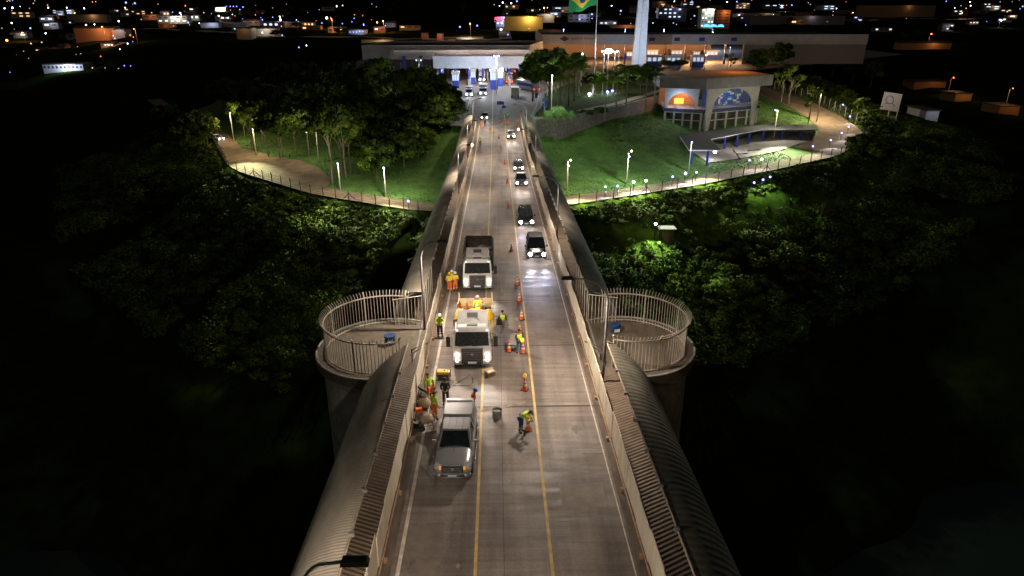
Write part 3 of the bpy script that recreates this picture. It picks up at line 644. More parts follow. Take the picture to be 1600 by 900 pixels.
# ------------------------------------------------------------------ vehicles
def wheel(parent, x, y, r=.38, wd=.24):
    s = 1 if x > 0 else -1
    b = MB(); b.tube([(x-wd/2, y, r), (x-wd/2+.03, y, r), (x+wd/2-.03, y, r), (x+wd/2, y, r)], [r-.05, r, r, r-.05], 20); o = b.build('wheel', rubber, parent, smooth=False)
    b = MB(); b.tube([(x+s*wd/2-.02*s, y, r), (x+s*(wd/2+.012), y, r)], r*.6, 12); b.build('rim', chrome, o)
def loft(secs, n=None):
    """secs: list of (y, [(x,z)...]) half profiles from the middle top to bottom; mirrored"""
    b = MB(); rows = []
    for y, pr in secs:
        rows.append([(-x, y, z) for x, z in reversed(pr)]+[(x, y, z) for x, z in pr])
    b.grid(rows)
    for i in (0, -1): b.quad(*[p for p in rows[i]])
    return b
def car(label, loc, body, L=4.6, W=.9, H=1.55, kind='suv', lights=e_head, spot=True, col=None, rz=0., group='oncoming cars', detail=True, roofc=None, tail=False, power=260, rx=TILT):
    t = thing('car', label, 'car', loc, rz, rx, group)
    hz = .98 if kind != 'sedan' else .86; bz = .3
    hl = 1.15 if kind != 'van' else .55
    def half(w_, zt, zl=bz): return [(0, zt+.02), (w_*.6, zt+.01), (w_*.9, zt-.05), (w_, zt-.2), (w_*1.0, zl+.22), (w_*.94, zl)]
    secs = [(0.0, half(W*.84, hz-.28, bz+.02)), (.08, half(W*.9, hz-.2)), (.35, half(W*.97, hz-.1)), (hl, half(W, hz)), (hl+.3, half(W, hz+.04)), (L*.6, half(W, hz+.03)), (L-.5, half(W, hz)), (L-.1, half(W*.95, hz-.04)), (L, half(W*.9, hz-.14, bz+.06))]
    bd = loft(secs).build('body', body, t, smooth=True)
    m = bd.modifiers.new('s', 'SUBSURF'); m.levels = 1; m.render_levels = 1
    # cabin
    c0, c1 = hl+.1, (L-.15 if kind in ('suv', 'van') else (L*.64 if kind == 'pickup' else L-.9))
    wz = hz-.02; r0, r1 = c0+.75, c1-.35 if kind != 'pickup' else c1-.15; wt = W*.74; wb = W*.93; H_ = H-.06
    b = MB(); P = lambda x, y, z: (x, y, z)
    bot = [(-wb, c0, wz), (wb, c0, wz), (wb, c1, wz), (-wb, c1, wz)]; tp = [(-wt, r0, H_), (wt, r0, H_), (wt, r1, H_), (-wt, r1, H_)]
    for i in range(4): b.quad(bot[i], bot[(i+1) % 4], tp[(i+1) % 4], tp[i])
    b.build('glasshouse', glass, t)
    b = MB(); b.box(-wt-.01, wt+.01, r0-.03, r1+.03, H_, H_+.06, tx=.05, ty=.06)
    for i in range(4):
        b.tube([bot[i], tp[i]], .045, 6)
    for s in (-1, 1): b.tube([(s*(wb), (c0+c1)/2+.2, wz), (s*wt, (r0+r1)/2+.1, H_)], .04, 6)
    b.build('roof', roofc or body, t)
    if kind == 'pickup':
        b = MB(); b.box(-W*.86, W*.86, c1+.05, L-.08, hz+.0, hz+.045); b.build('bed_cover', blackp, t)
    for x in (-W+.12, W-.12):
        for y in (.85, L-.9): wheel(t, x*.98, y, .36 if kind != 'sedan' else .33)
    for s in (-1, 1):
        b = MB(); b.ball((s*W*.7, .03, hz-.3), .18, 10); b.build('headlight', lights if not tail else e_white, t)
        b = MB(); b.box(s*(W+.12)-.1, s*(W+.12)+.1, c0+.25, c0+.36, wz+.05, wz+.22); b.build('mirror', body, t)
        b = MB(); b.box(s*W*.78-.12, s*W*.78+.12, L-.01, L+.02, hz-.3, hz-.1); b.build('tail_light', e_red if tail else M('red_lens', (.4, .01, .01)), t)
    b = MB(); b.box(-W*.45, W*.45, -.02, .06, hz-.42, hz-.25); b.box(-W*.7, W*.7, -.03, .08, bz+.03, bz+.16); b.build('grille', blackp, t)
    b = MB(); b.box(-.2, .2, -.06, -.03, bz+.14, bz+.26); b.build('number_plate', reflw, t)
    if spot:
        for s in (-1, 1):
            l = light('headlight_beam', 'SPOT', (s*W*.7, -.22, hz-.3), power*1.5, (.66, .70, 1) if lights == e_head else (1, .84, .74), .06, (s*W*.7, -30, -.35), 30, 1.0, parent=t)
    return t
black_car = M('black_car_paint', (.016, .017, .02), rough=.25); grey_car = M('grey_car_paint', (.12, .12, .13), rough=.3); wcar = M('white_car_paint', (.7, .7, .7), rough=.3)
silver = M('silver_paint', (.43, .43, .44), (.41, .41, .42), .3, .4)
car('black off-road car with the brightest bluish headlights', deck(839, 408), black_car, 4.7, .93, 1.85, 'suv', power=900)
car('black off-road car second in the oncoming queue', deck(822.5, 356), black_car, 4.6, .9, 1.8, 'suv', power=420)
car('grey pickup third in the oncoming queue', deck(815, 293), grey_car, 5.1, .9, 1.75, 'pickup', e_headw, power=420)
car('dark hatchback fourth in the oncoming queue', deck(810.5, 269), black_car, 4.2, .87, 1.55, 'suv', e_headw, power=420)
car('dark car alone on the bridge end beside the right barrier', deck(799, 218), grey_car, 4.3, .88, 1.5, 'suv', e_headw, power=420, rx=0)
car('dark car with red-haloed lamps entering the bridge in the left lane', deck(757, 188), grey_car, 4.3, .88, 1.5, 'suv', e_headw, power=420, rx=0)

# roof racks on the two black cars
# --- silver pickup with canopy
p = deck(707, 748, .0); p.x = -2.2; p.y = 26.35; p.z = deckz(p.y)
t = thing('pickup_truck', 'silver double-cab pickup with a hard canopy over its bed', 'pickup truck', p, R(-1.5), TILT)
def hp(w_, zt, zl=.42, cr=.03): return [(0, zt+cr), (w_*.55, zt+cr*.7), (w_*.86, zt-.05), (w_*.98, zt-.2), (w_, zt-.42), (w_*.97, zl+.1), (w_*.93, zl)]
W = .9
secs = [(0, hp(.62, .96, .5)), (.07, hp(.77, 1.01, .46)), (.25, hp(.88, 1.05)), (.7, hp(.92, 1.1, cr=.05)), (1.25, hp(.92, 1.13, cr=.05)), (1.5, hp(.91, 1.13)), (2.6, hp(.91, 1.12)), (3.2, hp(.91, 1.12)), (3.4, hp(.91, 1.12)), (4.9, hp(.91, 1.13)), (5.1, hp(.9, 1.12)), (5.2, hp(.86, 1.0, .5))]
o = loft(secs).build('body', silver, t, smooth=True); m = o.modifiers.new('s', 'SUBSURF'); m.levels = 2; m.render_levels = 2
# cabin: windscreen, roof, side windows
def frustum(b, y0, y1, wb, zb, ty0, ty1, wt, zt, k=0):
    bt = [(-wb, y0, zb), (wb, y0, zb), (wb, y1, zb), (-wb, y1, zb)]; tp = [(-wt, ty0, zt), (wt, ty0, zt), (wt, ty1, zt), (-wt, ty1, zt)]
    for i in range(4): b.quad(bt[i], bt[(i+1) % 4], tp[(i+1) % 4], tp[i], k=k)
    b.quad(*tp, k=k); return bt, tp
b = MB(); bt, tp = frustum(b, 1.35, 3.3, .86, 1.1, 2.1, 3.25, .66, 1.70); cabo = b.build('cab', silver, t); bevel(cabo, .09, 4)
for pl in cabo.data.polygons: pl.use_smooth = True
def inset(bt, tp, i, u0, u1, v0, v1, off):
    a, c, d, e = [Vector(q) for q in (bt[i], bt[(i+1) % 4], tp[(i+1) % 4], tp[i])]
    n = (c-a).cross(e-a).normalized()*off
    f = lambda u, v: a.lerp(c, u).lerp(e.lerp(d, u), v)+n
    return f(u0, v0), f(u1, v0), f(u1, v1), f(u0, v1)
def prouder(bt, tp):          # outward sign test for windscreen
    return .012
b = MB(); b.quad(*inset(bt, tp, 0, .06, .94, .03, .9, .014)); b.build('windscreen', glass, t)
for i, (u0, u1) in ((1, (.12, .47)), (1, (.52, .86)), (3, (.14, .48)), (3, (.53, .88))):
    b = MB(); b.quad(*inset(bt, tp, i, u0, u1, .12, .84, .014)); b.build('side_window', glass, t)
b = MB(); b.tube([(-.45, 1.45, 1.2), (.1, 1.42, 1.19)], .012, 4); b.tube([(.05, 1.45, 1.2), (.6, 1.42, 1.19)], .012, 4); b.build('wiper', blackp, t)
b = MB()
for x in (-.34, 0, .34): b.box(x-.012, x+.012, 2.2, 3.2, 1.7, 1.712)
b.build('roof_groove', grey_car, t)
# canopy
b = MB(); bt, tp = frustum(b, 3.36, 5.15, .86, 1.12, 3.42, 5.05, .72, 1.78); cn = b.build('bed_canopy', silver, t); bevel(cn, .08, 3)
for s, i in ((1, 1), (-1, 3)):
    b = MB(); b.quad(*inset(bt, tp, i, .1, .9, .15, .78, .014)); b.build('side_window', glass, t)
b = MB(); b.box(-.66, .66, 4.72, 5.02, 1.79, 1.83); b.build('spoiler', M('silver_spoiler', (.55, .55, .56), rough=.3, metal=.4), t)
b = MB(); b.box(-.5, .5, -.1, .05, .66, .96, tx=-.02); b.box(-.6, .6, -.06, .05, .42, .52); g = b.build('grille', blackp, t)
b = MB()
for z in (.72, .8, .9): b.box(-.46, .46, -.125, -.1, z-.014, z+.014)
b.box(-.08, .08, -.14, -.11, .76, .9); b.build('chrome_bar', chrome, g)
b = MB()
for z0, z1, yo in ((.50, .64, 0), (.33, .44, .03)):
    xs_ = np.linspace(-.86, .86, 13); fy = lambda x: -.13+yo+.24*(abs(x)/.86)**2.6
    b.prism([(x, fy(x)) for x in xs_]+[(.86, .3), (-.86, .3)], z0, z1)
o = b.build('bumper', M('grey_bumper', (.33, .33, .34), rough=.35, metal=.4), t); bevel(o, .05, 3)
for s in (-1, 1):
    b = MB(); b.box(s*.68-.17, s*.68+.17, -.03, .3, .8, 1.0); h_ = bevel(b.build('headlight', M('headlamp_glass', (.5, .5, .52), rough=.1), t), .04)
    b = MB(); b.box(s*.56-.05, s*.56+.05, -.08, -.03, .82, .98); b.build('indicator', M('amber', (.9, .25, .02), emit=(1, .3, .03), es=.6), h_)
    b = MB(); b.tube([(s*.62, -.1, .54), (s*.62, -.06, .54)], .06, 10); b.build('fog_lamp', paintw, t)
    b = MB(); b.box(s*1.03-.11, s*1.03+.11, 1.75, 1.88, 1.13, 1.32); b.box(s*.9-.04, s*.9+.04, 1.8, 1.85, 1.16, 1.2); bevel(b.build('mirror', chrome, t), .03)
    b = MB(); b.box(s*.8-.07, s*.8+.07, 5.17, 5.22, .8, 1.08); b.build('tail_light', M('red_lens', (.4, .01, .01)), t)
    b = MB(); b.tube([(s*.95, 1.2, .5), (s*.97, 1.4, .46), (s*.97, 3.2, .46), (s*.95, 3.35, .5)], .04, 6); b.build('side_step', blackp, t)
    for y in (.95, 4.05):
        wheel(t, s*.79, y, .385, .26)
        b = MB(); b.tube([(s*.925, y+.5*math.cos(a), .4+.46*math.sin(a)) for a in [PI*k/8 for k in range(9)]], .035, 6); b.build('wheel_arch', M('dark_grey_trim', (.1, .1, .1)), t)
b = MB(); b.box(-.2, .2, -.165, -.145, .5, .63); b.box(-.2, .2, -.168, -.15, .6, .63, k=1); b.build('number_plate', [reflw, blue], t)
b = MB(); b.tube([(0, .9, 1.15), (0, 1.25, 1.2)], .012, 4); b.build('hood_line', blackp, t)

# --- white cab-over trucks
truckw = M('truck_white', (.54, .53, .51), (.42, .4, .38), .4, scale=1.2)
grilm = M('grille_dark', (.035, .035, .038), rough=.5); seatm = M('cab_interior', (.04, .035, .03))
def truck(label, loc, bed, door_open=False, rz=0.):
    t = thing('truck', label, 'truck', loc, rz, TILT, 'white dump trucks')
    W = 1.22
    b = MB(); frustum(b, 0, 1.9, W, .62, .04, 1.9, W-.01, 1.55); b.quad((-W, 0, .62), (W, 0, .62), (W, 1.9, .62), (-W, 1.9, .62)); o = b.build('cab_lower', truckw, t); bevel(o, .07, 3)
    b = MB(); bt, tp = frustum(b, .04, 1.9, W-.01, 1.5, .42, 1.88, W-.1, 2.52); o = b.build('cab_upper', truckw, t); bevel(o, .08, 3)
    b = MB(); b.quad(*inset(bt, tp, 0, .05, .95, .1, .9, .02)); ws = b.build('windscreen', M('windscreen_glass', (.008, .011, .013), (.03, .033, .03), .55, scale=9, spec=.02), t)
    b = MB(); b.tube([(-.9, .02, 1.6), (-.2, -.0, 1.64)], .018, 5); b.tube([(.0, .02, 1.6), (.7, -.0, 1.64)], .018, 5); b.build('wiper', blackp, ws)
    for i in (1, 3):
        if door_open and i == 3: continue
        b = MB(); b.quad(*inset(bt, tp, i, .12, .62, .12, .8, .02)); b.build('side_window', glass, t)
    # roof cap and sloping fairing
    b = MB(); b.box(-1.02, 1.02, .38, 1.86, 2.5, 2.72, tx=.08, ty=.12); 
    for i_, (xa, xb_) in enumerate(((-1.0, -.94),)):
        v = [(-1.0, 1.0, 2.7), (1.0, 1.0, 2.7), (1.02, 2.05, 2.6), (-1.02, 2.05, 2.6), (-.94, 1.12, 2.78), (.94, 1.12, 2.78), (.96, 2.0, 3.3), (-.96, 2.0, 3.3)]
        for f in ((0, 1, 5, 4), (1, 2, 6, 5), (2, 3, 7, 6), (3, 0, 4, 7), (4, 5, 6, 7)): b.quad(*[v[q] for q in f])
    o = b.build('roof_cap', truckw, t); bevel(o, .06, 3)
    b = MB(); b.box(-.34, .34, .62, .92, 2.71, 2.76); b.quad((-.34, 1.45, 3.0), (.34, 1.45, 3.0), (.34, 1.78, 3.2), (-.34, 1.78, 3.2)); b.tube([(-.5, 1.2, 2.86), (-.2, 1.45, 3.02)], .012, 4); b.tube([(.5, 1.2, 2.86), (.2, 1.45, 3.02)], .012, 4); b.build('roof_hatch', M('hatch_grey', (.1, .1, .105)), t)
    b = MB(); b.box(-.68, .68, -.15, .03, .46, 1.44); gr = b.build('grille', grilm, t)
    b = MB()
    for z in np.linspace(.62, 1.38, 7): b.box(-.64, .64, -.18, -.15, z-.016, z+.016)
    b.tube([(0, -.2, 1.12), (0, -.18, 1.12)], .11, 16); b.build('grille_bar', chrome, gr)
    b = MB(); b.box(-1.2, 1.2, -.12, .25, .36, .68); b.box(-.6, .6, -.14, .2, .28, .5, k=1); o = b.build('bumper', [truckw, grilm], t); bevel(o, .06, 3)
    b = MB(); b.box(-.27, .27, -.2, -.182, .47, .6); b.build('number_plate', reflw, t)
    for s in (-1, 1):
        for z, r in ((1.02, .095), (.66, .085)):
            b = MB(); b.tube([(s*.96, -.16, z), (s*.96, -.12, z), (s*.96, -.0, z)], [r*.8, r, r], 12); b.build('headlight', e_truck, t)
        b = MB(); b.box(s*.95-.05, s*.95+.05, .36, .42, 2.5, 2.56); b.build('marker_lamp', e_mark, t)
        b = MB(); b.tube([(s*1.15, .3, 2.4), (s*1.5, .1, 2.35), (s*1.5, .1, 1.6), (s*1.2, .2, 1.5)], .025, 5); b.box(s*1.5-.13, s*1.5+.13, .02, .12, 1.55, 2.25); b.build('mirror', blackp, t)
        b = MB(); b.box(s*1.12-.16, s*1.12+.16, .7, 1.4, .62, .7); b.build('step', grilm, t)
        light('headlight_beam', 'SPOT', (s*.93, -.3, .95), 750, (1, .9, .8), .08, (s*.93, -22, .3), 60, .9, parent=t)
    # chassis and wheels
    b = MB(); b.box(-.45, .45, .3, 8.2, .75, .98); b.box(-1.1, -.5, 2.4, 3.5, .5, 1.0); b.box(.5, 1.1, 2.4, 3.5, .5, 1.0); b.build('chassis', grilm, t)
    for y in (.95, 5.9, 7.2):
        for s in (-1, 1): wheel(t, s*1.02, y, .5, .3 if y < 2 else .45)
    if door_open:
        T = Matrix.Translation((-1.2, .35, 0)) @ Matrix.Rotation(R(-62), 4, 'Z')
        b = MB(); b.box(-.04, .04, 0, .95, .8, 1.6, T=T); b.box(-.03, .03, 0, .07, 1.6, 2.35, T=T); b.box(-.03, .03, .88, .95, 1.6, 2.35, T=T); b.box(-.03, .03, 0, .95, 2.33, 2.4, T=T); dr = b.build('door', truckw, t)
        b = MB(); b.box(-.012, .012, .07, .88, 1.6, 2.33, T=T); b.build('door_window', glass, dr)
    return t
tk1 = truck('white cab-over truck in front with yellow tarp and cones on its bed', (-1.66, 38.5, deckz(38.5)), 'flat')
W = 1.22
b = MB(); b.box(-1.25, 1.25, 2.2, 8.4, 1.0, 1.14)
bed1 = b.build('bed_floor', M('bed_wood', (.2, .14, .08), (.12, .08, .05), .8, scale=4), tk1)
b = MB()
for s in (-1, 1): b.box(s*1.25-.03, s*1.25+.03, 2.2, 8.4, 1.14, 1.75)
b.box(-1.22, 1.22, 8.36, 8.42, 1.14, 1.75); b.box(-1.22, 1.22, 2.18, 2.24, 1.14, 2.3)
for y in (2.25, 4.2, 6.2, 8.35):
    for s in (-1, 1): b.box(s*1.22-.04, s*1.22+.04, y-.04, y+.04, 1.1, 2.2 if y > 3 else 2.5)
b.build('bed_side', M('bed_yellow', (.62, .5, .28), (.45, .34, .18), .6, scale=3), tk1)
b = MB(); rows = []
for i in range(15):
    y = 2.3+i*.13; rows.append([(x, y, 2.5+.07*math.sin(x*5+i)+.06*math.sin(i*1.1)-(.5*max(0, (abs(x)-1.1))/.2)) for x in np.linspace(-1.3, 1.3, 22)])
b.grid(rows); b.grid([[(x, 2.3, 2.5+.07*math.sin(x*5)+.0), (x, 2.22, 2.05+.05*math.sin(x*7))] for x in np.linspace(-1.3, 1.3, 22)]); b.build('tarp', M('yellow_tarp', (.8, .45, .015), (.6, .32, .01), .45, scale=3, bump=.03), tk1, smooth=True)
b = MB()
for y in (4.6, 5.3): b.box(1.27, 1.5, y, y+.5, 1.0, 1.5)
b.tube([(1.26, 2.6, 2.4), (1.4, 2.6, 1.3)], .03, 5); b.build('tool_box', M('tool_box', (.5, .4, .2)), tk1)
def on_bed(x, y, z): return tk1.matrix_basis @ Vector((x, y, z))
for i, (x, y, k, l) in enumerate([(-.95, 5.3, 'plain', 'left of the plain orange cones on the front truck bed'), (-.5, 5.3, 'plain', 'right of the plain orange cones on the front truck bed'),
                    (.02, 6.4, 'plain', 'orange cone behind the worker on the front truck bed'), (.5, 6.4, 'striped', 'striped cone right of the worker on the front truck bed')]):
    put_cone(k, on_bed(x, y, 1.62), l, 1.15, 'cones loaded on the front truck')
b = MB(); b.box(-1.15, -.15, 4.9, 5.7, 1.14, 1.62); b.box(-.2, .75, 6.1, 6.8, 1.14, 1.62)
for x in (-1.0, -.7, -.4): b.tube([(x, 4.85, 1.14), (x, 4.87, 1.75)], .03, 5)
tag(b.build('crate', M('dark_crates', (.06, .05, .045), (.1, .08, .06), .8, scale=6), loc=tk1.location), 'dark crates the cones stand on in the front truck bed', 'crate'); bpy.data.objects['crate'].rotation_euler = tk1.rotation_euler
person(on_bed(.22, 5.6, 1.14), R(180), 'worker in hi-vis yellow with white helmet standing on the truck bed', hiv, hiv, 'helmet', pose=bend(25))
for nm, lab, fn in (('cable_reel', 'wooden cable reel in the front truck bed beside the worker', 0), ('generator_set', 'brown greasy pump engine at the side of the front truck bed', 1)):
    g = thing(nm, lab, 'equipment', on_bed(.95, 6.0 if fn == 0 else 4.7, 1.14), 0, TILT)
    if fn == 0:
        b = MB(); b.tube([(-.3, 0, .5), (-.24, 0, .5)], .45, 18); b.tube([(.24, 0, .5), (.3, 0, .5)], .45, 18); b.build('flange', M('reel_wood', (.5, .36, .2)), g)
        b = MB(); b.tube([(-.24, 0, .5), (.24, 0, .5)], .28, 14); b.build('cable', blackp, g)
    else:
        b = MB(); b.box(-.3, .3, -.4, .4, 0, .5); b.tube([(-.2, -.2, .6), (.2, -.2, .6)], .18, 12); bevel(b.build('engine', M('rusty_engine', (.25, .14, .07), (.12, .08, .05)), g), .03)
        b = MB(); b.tube([(.1, .1, .5), (.15, .1, 1.0), (.3, .1, 1.1)], .04, 8); b.build('exhaust', steel, g)

tk2 = truck('white cab-over tipper truck behind, left door open, rubble in its dark body', (-1.7, 53.2, deckz(53.2)), 'tip', True)
b = MB()
for s in (-1, 1): b.box(s*1.25-.04, s*1.25+.04, 2.2, 7.4, 1.1, 2.75)
b.box(-1.21, 1.21, 7.36, 7.44, 1.1, 2.9); b.box(-1.21, 1.21, 2.16, 2.24, 1.1, 2.9); b.box(-1.21, 1.21, 2.2, 7.4, 1.0, 1.1)
for y in np.arange(2.5, 7.4, .8):
    for s in (-1, 1): b.box(s*1.31-.03, s*1.31+.03, y-.05, y+.05, 1.1, 2.75)
b.build('tipper_body', M('tipper_dark', (.12, .1, .085), (.05, .045, .04), .8, scale=2), tk2)
b = MB(); rows = [[(x, y, 2.0+.35*math.sin(y*1.7+x)*math.cos(x*1.3)+random.uniform(-.1, .1)-.15*abs(x)) for x in np.linspace(-1.2, 1.2, 16)] for y in np.linspace(2.25, 7.35, 30)]
b.grid(rows).build('rubble_load', M('rubble', (.4, .36, .32), (.14, .12, .11), .9, scale=3, bump=.05), tk2)
# driver of the rear truck seen through the windscreen frame: orange sleeve at the open door
p = tk2.matrix_basis @ Vector((-1.1, .95, .9))

# --- work gear on the bridge
def gear(name, lab, cat, px, py, rz=0.): 
    p = deck(px, py); return thing(name, lab, cat, p, rz, TILT)
g = gear('generator', 'small yellow-topped portable generator in front of the front truck', 'generator', 693, 593)
b = MB(); b.tube([(-.42, -.26, .04), (-.42, -.26, .6), (-.42, .26, .6), (-.42, .26, .04)], .02, 5); b.tube([(.42, -.26, .04), (.42, -.26, .6), (.42, .26, .6), (.42, .26, .04)], .02, 5); b.tube([(-.42, -.26, .06), (.42, -.26, .06)], .02, 5); b.tube([(-.42, .26, .06), (.42, .26, .06)], .02, 5); b.build('frame', blackp, g)
b = MB(); b.box(-.36, .36, -.22, .22, .06, .42); bevel(b.build('engine', M('engine_dark', (.05, .045, .04), (.14, .12, .1), scale=9), g), .03)
b = MB(); b.box(-.42, .42, -.26, .26, .44, .62, tx=.03, ty=.03); bevel(b.build('fuel_tank', yellow, g), .04)
b = MB(); b.tube([(.1, 0, .61), (.1, 0, .66)], .05, 10); b.build('cap', blackp, g)
g = gear('cardboard_box', 'open cardboard box with papers on the road by the front truck', 'box', 767, 587, R(25))
card = M('cardboard', (.5, .34, .18), (.42, .28, .15), .8)
b = MB(); b.box(-.28, .28, -.2, .2, 0, .3); b.quad((-.28, -.2, .3), (.28, -.2, .3), (.3, -.36, .36), (-.3, -.36, .36)); b.quad((-.28, .2, .3), (.28, .2, .3), (.3, .34, .4), (-.3, .34, .4)); b.build('carton', card, g)
b = MB(); b.quad((-.2, -.1, .31), (.15, -.12, .32), (.18, .12, .33), (-.18, .1, .31)); b.quad((.0, -.15, .335), (.24, -.1, .34), (.2, .08, .34), (.0, .02, .33)); b.build('paper', reflw, g)
g = gear('metal_drum', 'dented grey metal drum standing alone on the road', 'drum', 777, 653)
b = MB(); b.tube([(0, 0, 0), (0, 0, .12), (0, 0, .15), (0, 0, .3), (0, 0, .33), (0, 0, .48), (0, 0, .52)], [.26, .26, .275, .26, .275, .26, .27], 20, caps=False); b.tube([(0, 0, 0), (0, 0, .05)], .255, 20); b.build('shell', M('drum_steel', (.34, .35, .34), (.2, .2, .19), .5, .4, scale=5), g)
b = MB(); b.tube([(0, 0, .4), (0, 0, .42)], .25, 20); b.build('contents', M('grey_slurry', (.28, .27, .25)), g)
for i, (px, py, lab, rz) in enumerate([(667, 668, 'nearer tan concrete saw with dark wheel beside the pickup', R(15)), (663, 642, 'farther tan concrete mixer by the barrier', R(-25))]):
    g = gear('concrete_mixer', lab, 'concrete mixer', px, py, rz); g.scale = (.85, .85, .8)
    tan = M('tan_machine', (.5, .38, .27), (.35, .25, .17), .6, scale=4)
    b = MB(); b.tube([(-.35, 0, .55), (-.1, 0, .62), (.2, 0, .7), (.42, 0, .75)], [.22, .36, .36, .2], 16); b.build('drum', tan, g, smooth=True)
    b = MB(); b.tube([(-.4, -.3, .3), (.4, -.3, .3)], .03, 5); b.tube([(-.4, .3, .3), (.4, .3, .3)], .03, 5); b.tube([(-.4, -.3, .3), (-.7, -.5, .12)], .025, 5); b.tube([(.4, -.3, .3), (.4, -.3, 0)], .03, 5); b.tube([(.4, .3, .3), (.4, .3, 0)], .03, 5); b.tube([(-.4, .3, .3), (-.9, .5, .6)], .025, 5); b.build('frame', M('frame_dark', (.06, .05, .045)), g)
    b = MB(); b.box(-.5, -.2, -.2, .2, .3, .6); b.build('motor', M('motor_dark', (.08, .07, .06)), g)
    for s in (-1, 1):
        b = MB(); b.tube([(-.35, s*.36, .2), (-.35, s*.44, .2)], .2, 14); b.build('wheel', rubber, g)
g = gear('power_cutter', 'orange power cutter leaning against the left barrier', 'power tool', 655, 652, R(20))
b = MB(); b.box(-.18, .18, -.14, .14, .25, .58); bevel(b.build('body', orange, g), .03); b = MB(); b.tube([(0, -.16, .2), (0, -.13, .2)], .2, 16); b.build('blade', steel, g); b = MB(); b.tube([(-.15, .1, .5), (-.2, .2, .8), (.1, .2, .8), (.12, .1, .5)], .02, 5); b.build('handle', blackp, g)
g = gear('bucket', 'white plastic bucket on the kerb behind the workers', 'bucket', 676, 601)
b = MB(); b.tube([(0, 0, 0), (0, 0, .38)], [.14, .17], 14); b.build('pail', reflw, g); b = MB(); b.tube([(-.17, 0, .36), (0, 0, .5), (.17, 0, .36)], .01, 4); b.build('handle', steel, g)
g = gear('bucket', 'dark bucket squeezed between barrier and tan machines', 'bucket', 651, 668)
b = MB(); b.tube([(0, 0, 0), (0, 0, .34)], [.15, .18], 14); b.build('pail', blackp, g)
g = gear('wheelbarrow', 'dark tool trolley behind the workers at the barrier', 'wheelbarrow', 668, 618, R(40))
b = MB(); b.box(-.3, .3, -.4, .4, .4, .62, tx=-.08, ty=-.08); b.build('tray', M('tray_dark', (.1, .09, .09)), g); b = MB(); b.tube([(-.25, .9, .65), (-.2, -.3, .38)], .02, 5); b.tube([(.25, .9, .65), (.2, -.3, .38)], .02, 5); b.tube([(-.2, .3, .4), (-.2, .35, 0)], .02, 5); b.tube([(.2, .3, .4), (.2, .35, 0)], .02, 5); b.build('frame', steel, g); b = MB(); b.tube([(-.05, -.5, .2), (.05, -.5, .2)], .2, 14); b.build('wheel', rubber, g)
b = MB(); pts = [deck(x, y, .02) for x, y in ((735, 585), (712, 600), (708, 603), (735, 602), (739, 596), (738, 590))]
tag(MB().tube(pts, .015, 5).build('cable', blackp), 'thin black cable lying in front of the front truck', 'cable')
b = MB(); pts = [deck(x, y, .015) for x, y in ((657, 725), (664, 735), (675, 748))]; tag(MB().tube(pts, .012, 5).build('cable', blackp), 'short black cable on the road left of the pickup bumper', 'cable')

# ------------------------------------------------------------------ fence along the track with floodlights
postm = M('fence_post', (.06, .055, .05), (.03, .028, .025), .9); wirem = M('fence_wire', (.1, .1, .1), rough=.6)
def fence(P, step, h, lab, group, wires=5, off=0., pm=None):
    pts = []; P = [Vector((a[0], a[1], 0)) for a in P]
    for a, c in zip(P[:-1], P[1:]):
        n = max(1, round((c-a).length/step))
        for j in range(n): pts.append(a.lerp(c, j/n))
    pts.append(P[-1]); pts = [Vector((q.x, q.y, gz(q.x, q.y))) for q in pts]
    t = thing('wire_fence', lab, 'fence', (0, 0, 0), group=group)
    for i, q in enumerate(pts):
        b = MB(); b.tube([q+Vector((0, 0, -.3)), q+Vector((0, 0, h)), q+Vector((.02, -.25, h+.3))], .09 if pm is None else .1, 6)
        if i % 9 == 4: b.tube([q+Vector((0, 0, h*.8)), q+Vector((1.4, .5, 0))], .06, 5); b.tube([q+Vector((0, 0, h*.8)), q+Vector((-1.4, -.5, 0))], .06, 5)
        b.build('post', pm or postm, t)
    b = MB()
    for k in range(wires): b.tube([q+Vector((0, 0, h*(k+.5)/wires)) for q in pts], .02, 3, caps=False)
    b.build('wire', wirem, t); return pts
roadp = [ROAD[i][:2] for i in range(4, 8)]
def offs(P, d):
    out = []
    for i, p in enumerate(P):
        a = P[max(0, i-1)]; c = P[min(len(P)-1, i+1)]; v = Vector((c[0]-a[0], c[1]-a[1])).normalized(); out.append((p[0]+v.y*d, p[1]-v.x*d))
    return out
fence(offs(list(ROAD[4:8, :2]), 2.6), 3.6, 2.0, 'dark post and wire fence along the dirt track left of the bridge', 'fences along the dirt track')
fr = fence(offs(list(ROAD[9:17, :2]), 2.6), 4.4, 2.0, 'dark post and wire fence curving along the dirt track right of the bridge', 'fences along the dirt track')
fence(offs(list(ROAD[14:18, :2]), 3.8), 3.2, 3.2, 'pale concrete post fence above the curve of the track by the bushes', 'fences along the dirt track', 7, pm=M('pale_post', (.35, .32, .27)))
def flood(px, py, lab, h=2.4, power=250, col=COOL, m=e_white, aim=None, grp='floodlights along the fence', r=.24):
    p = hit(px, py, h); base = Vector((p.x, p.y, gz(p.x, p.y))); h = p.z-base.z
    t = thing('floodlight', lab, 'floodlight', base, group=grp)
    b = MB(); b.tube([(0, 0, -.2), (0, 0, h)], .07, 6); b.build('post', postm, t)
    b = MB(); b.box(-.18, .18, .0, .12, h-.14, h+.14); b.build('housing', blackp, t)
    b = MB(); b.ball((0, -.06, h), r, 10); b.build('lamp', m, t)
    a = aim or (p.x+.5, p.y-10, p.z-5)
    light('flood_light', 'SPOT', (p.x, p.y-.35, p.z+.15), power*4.2, col, .15, a, 128, .6)
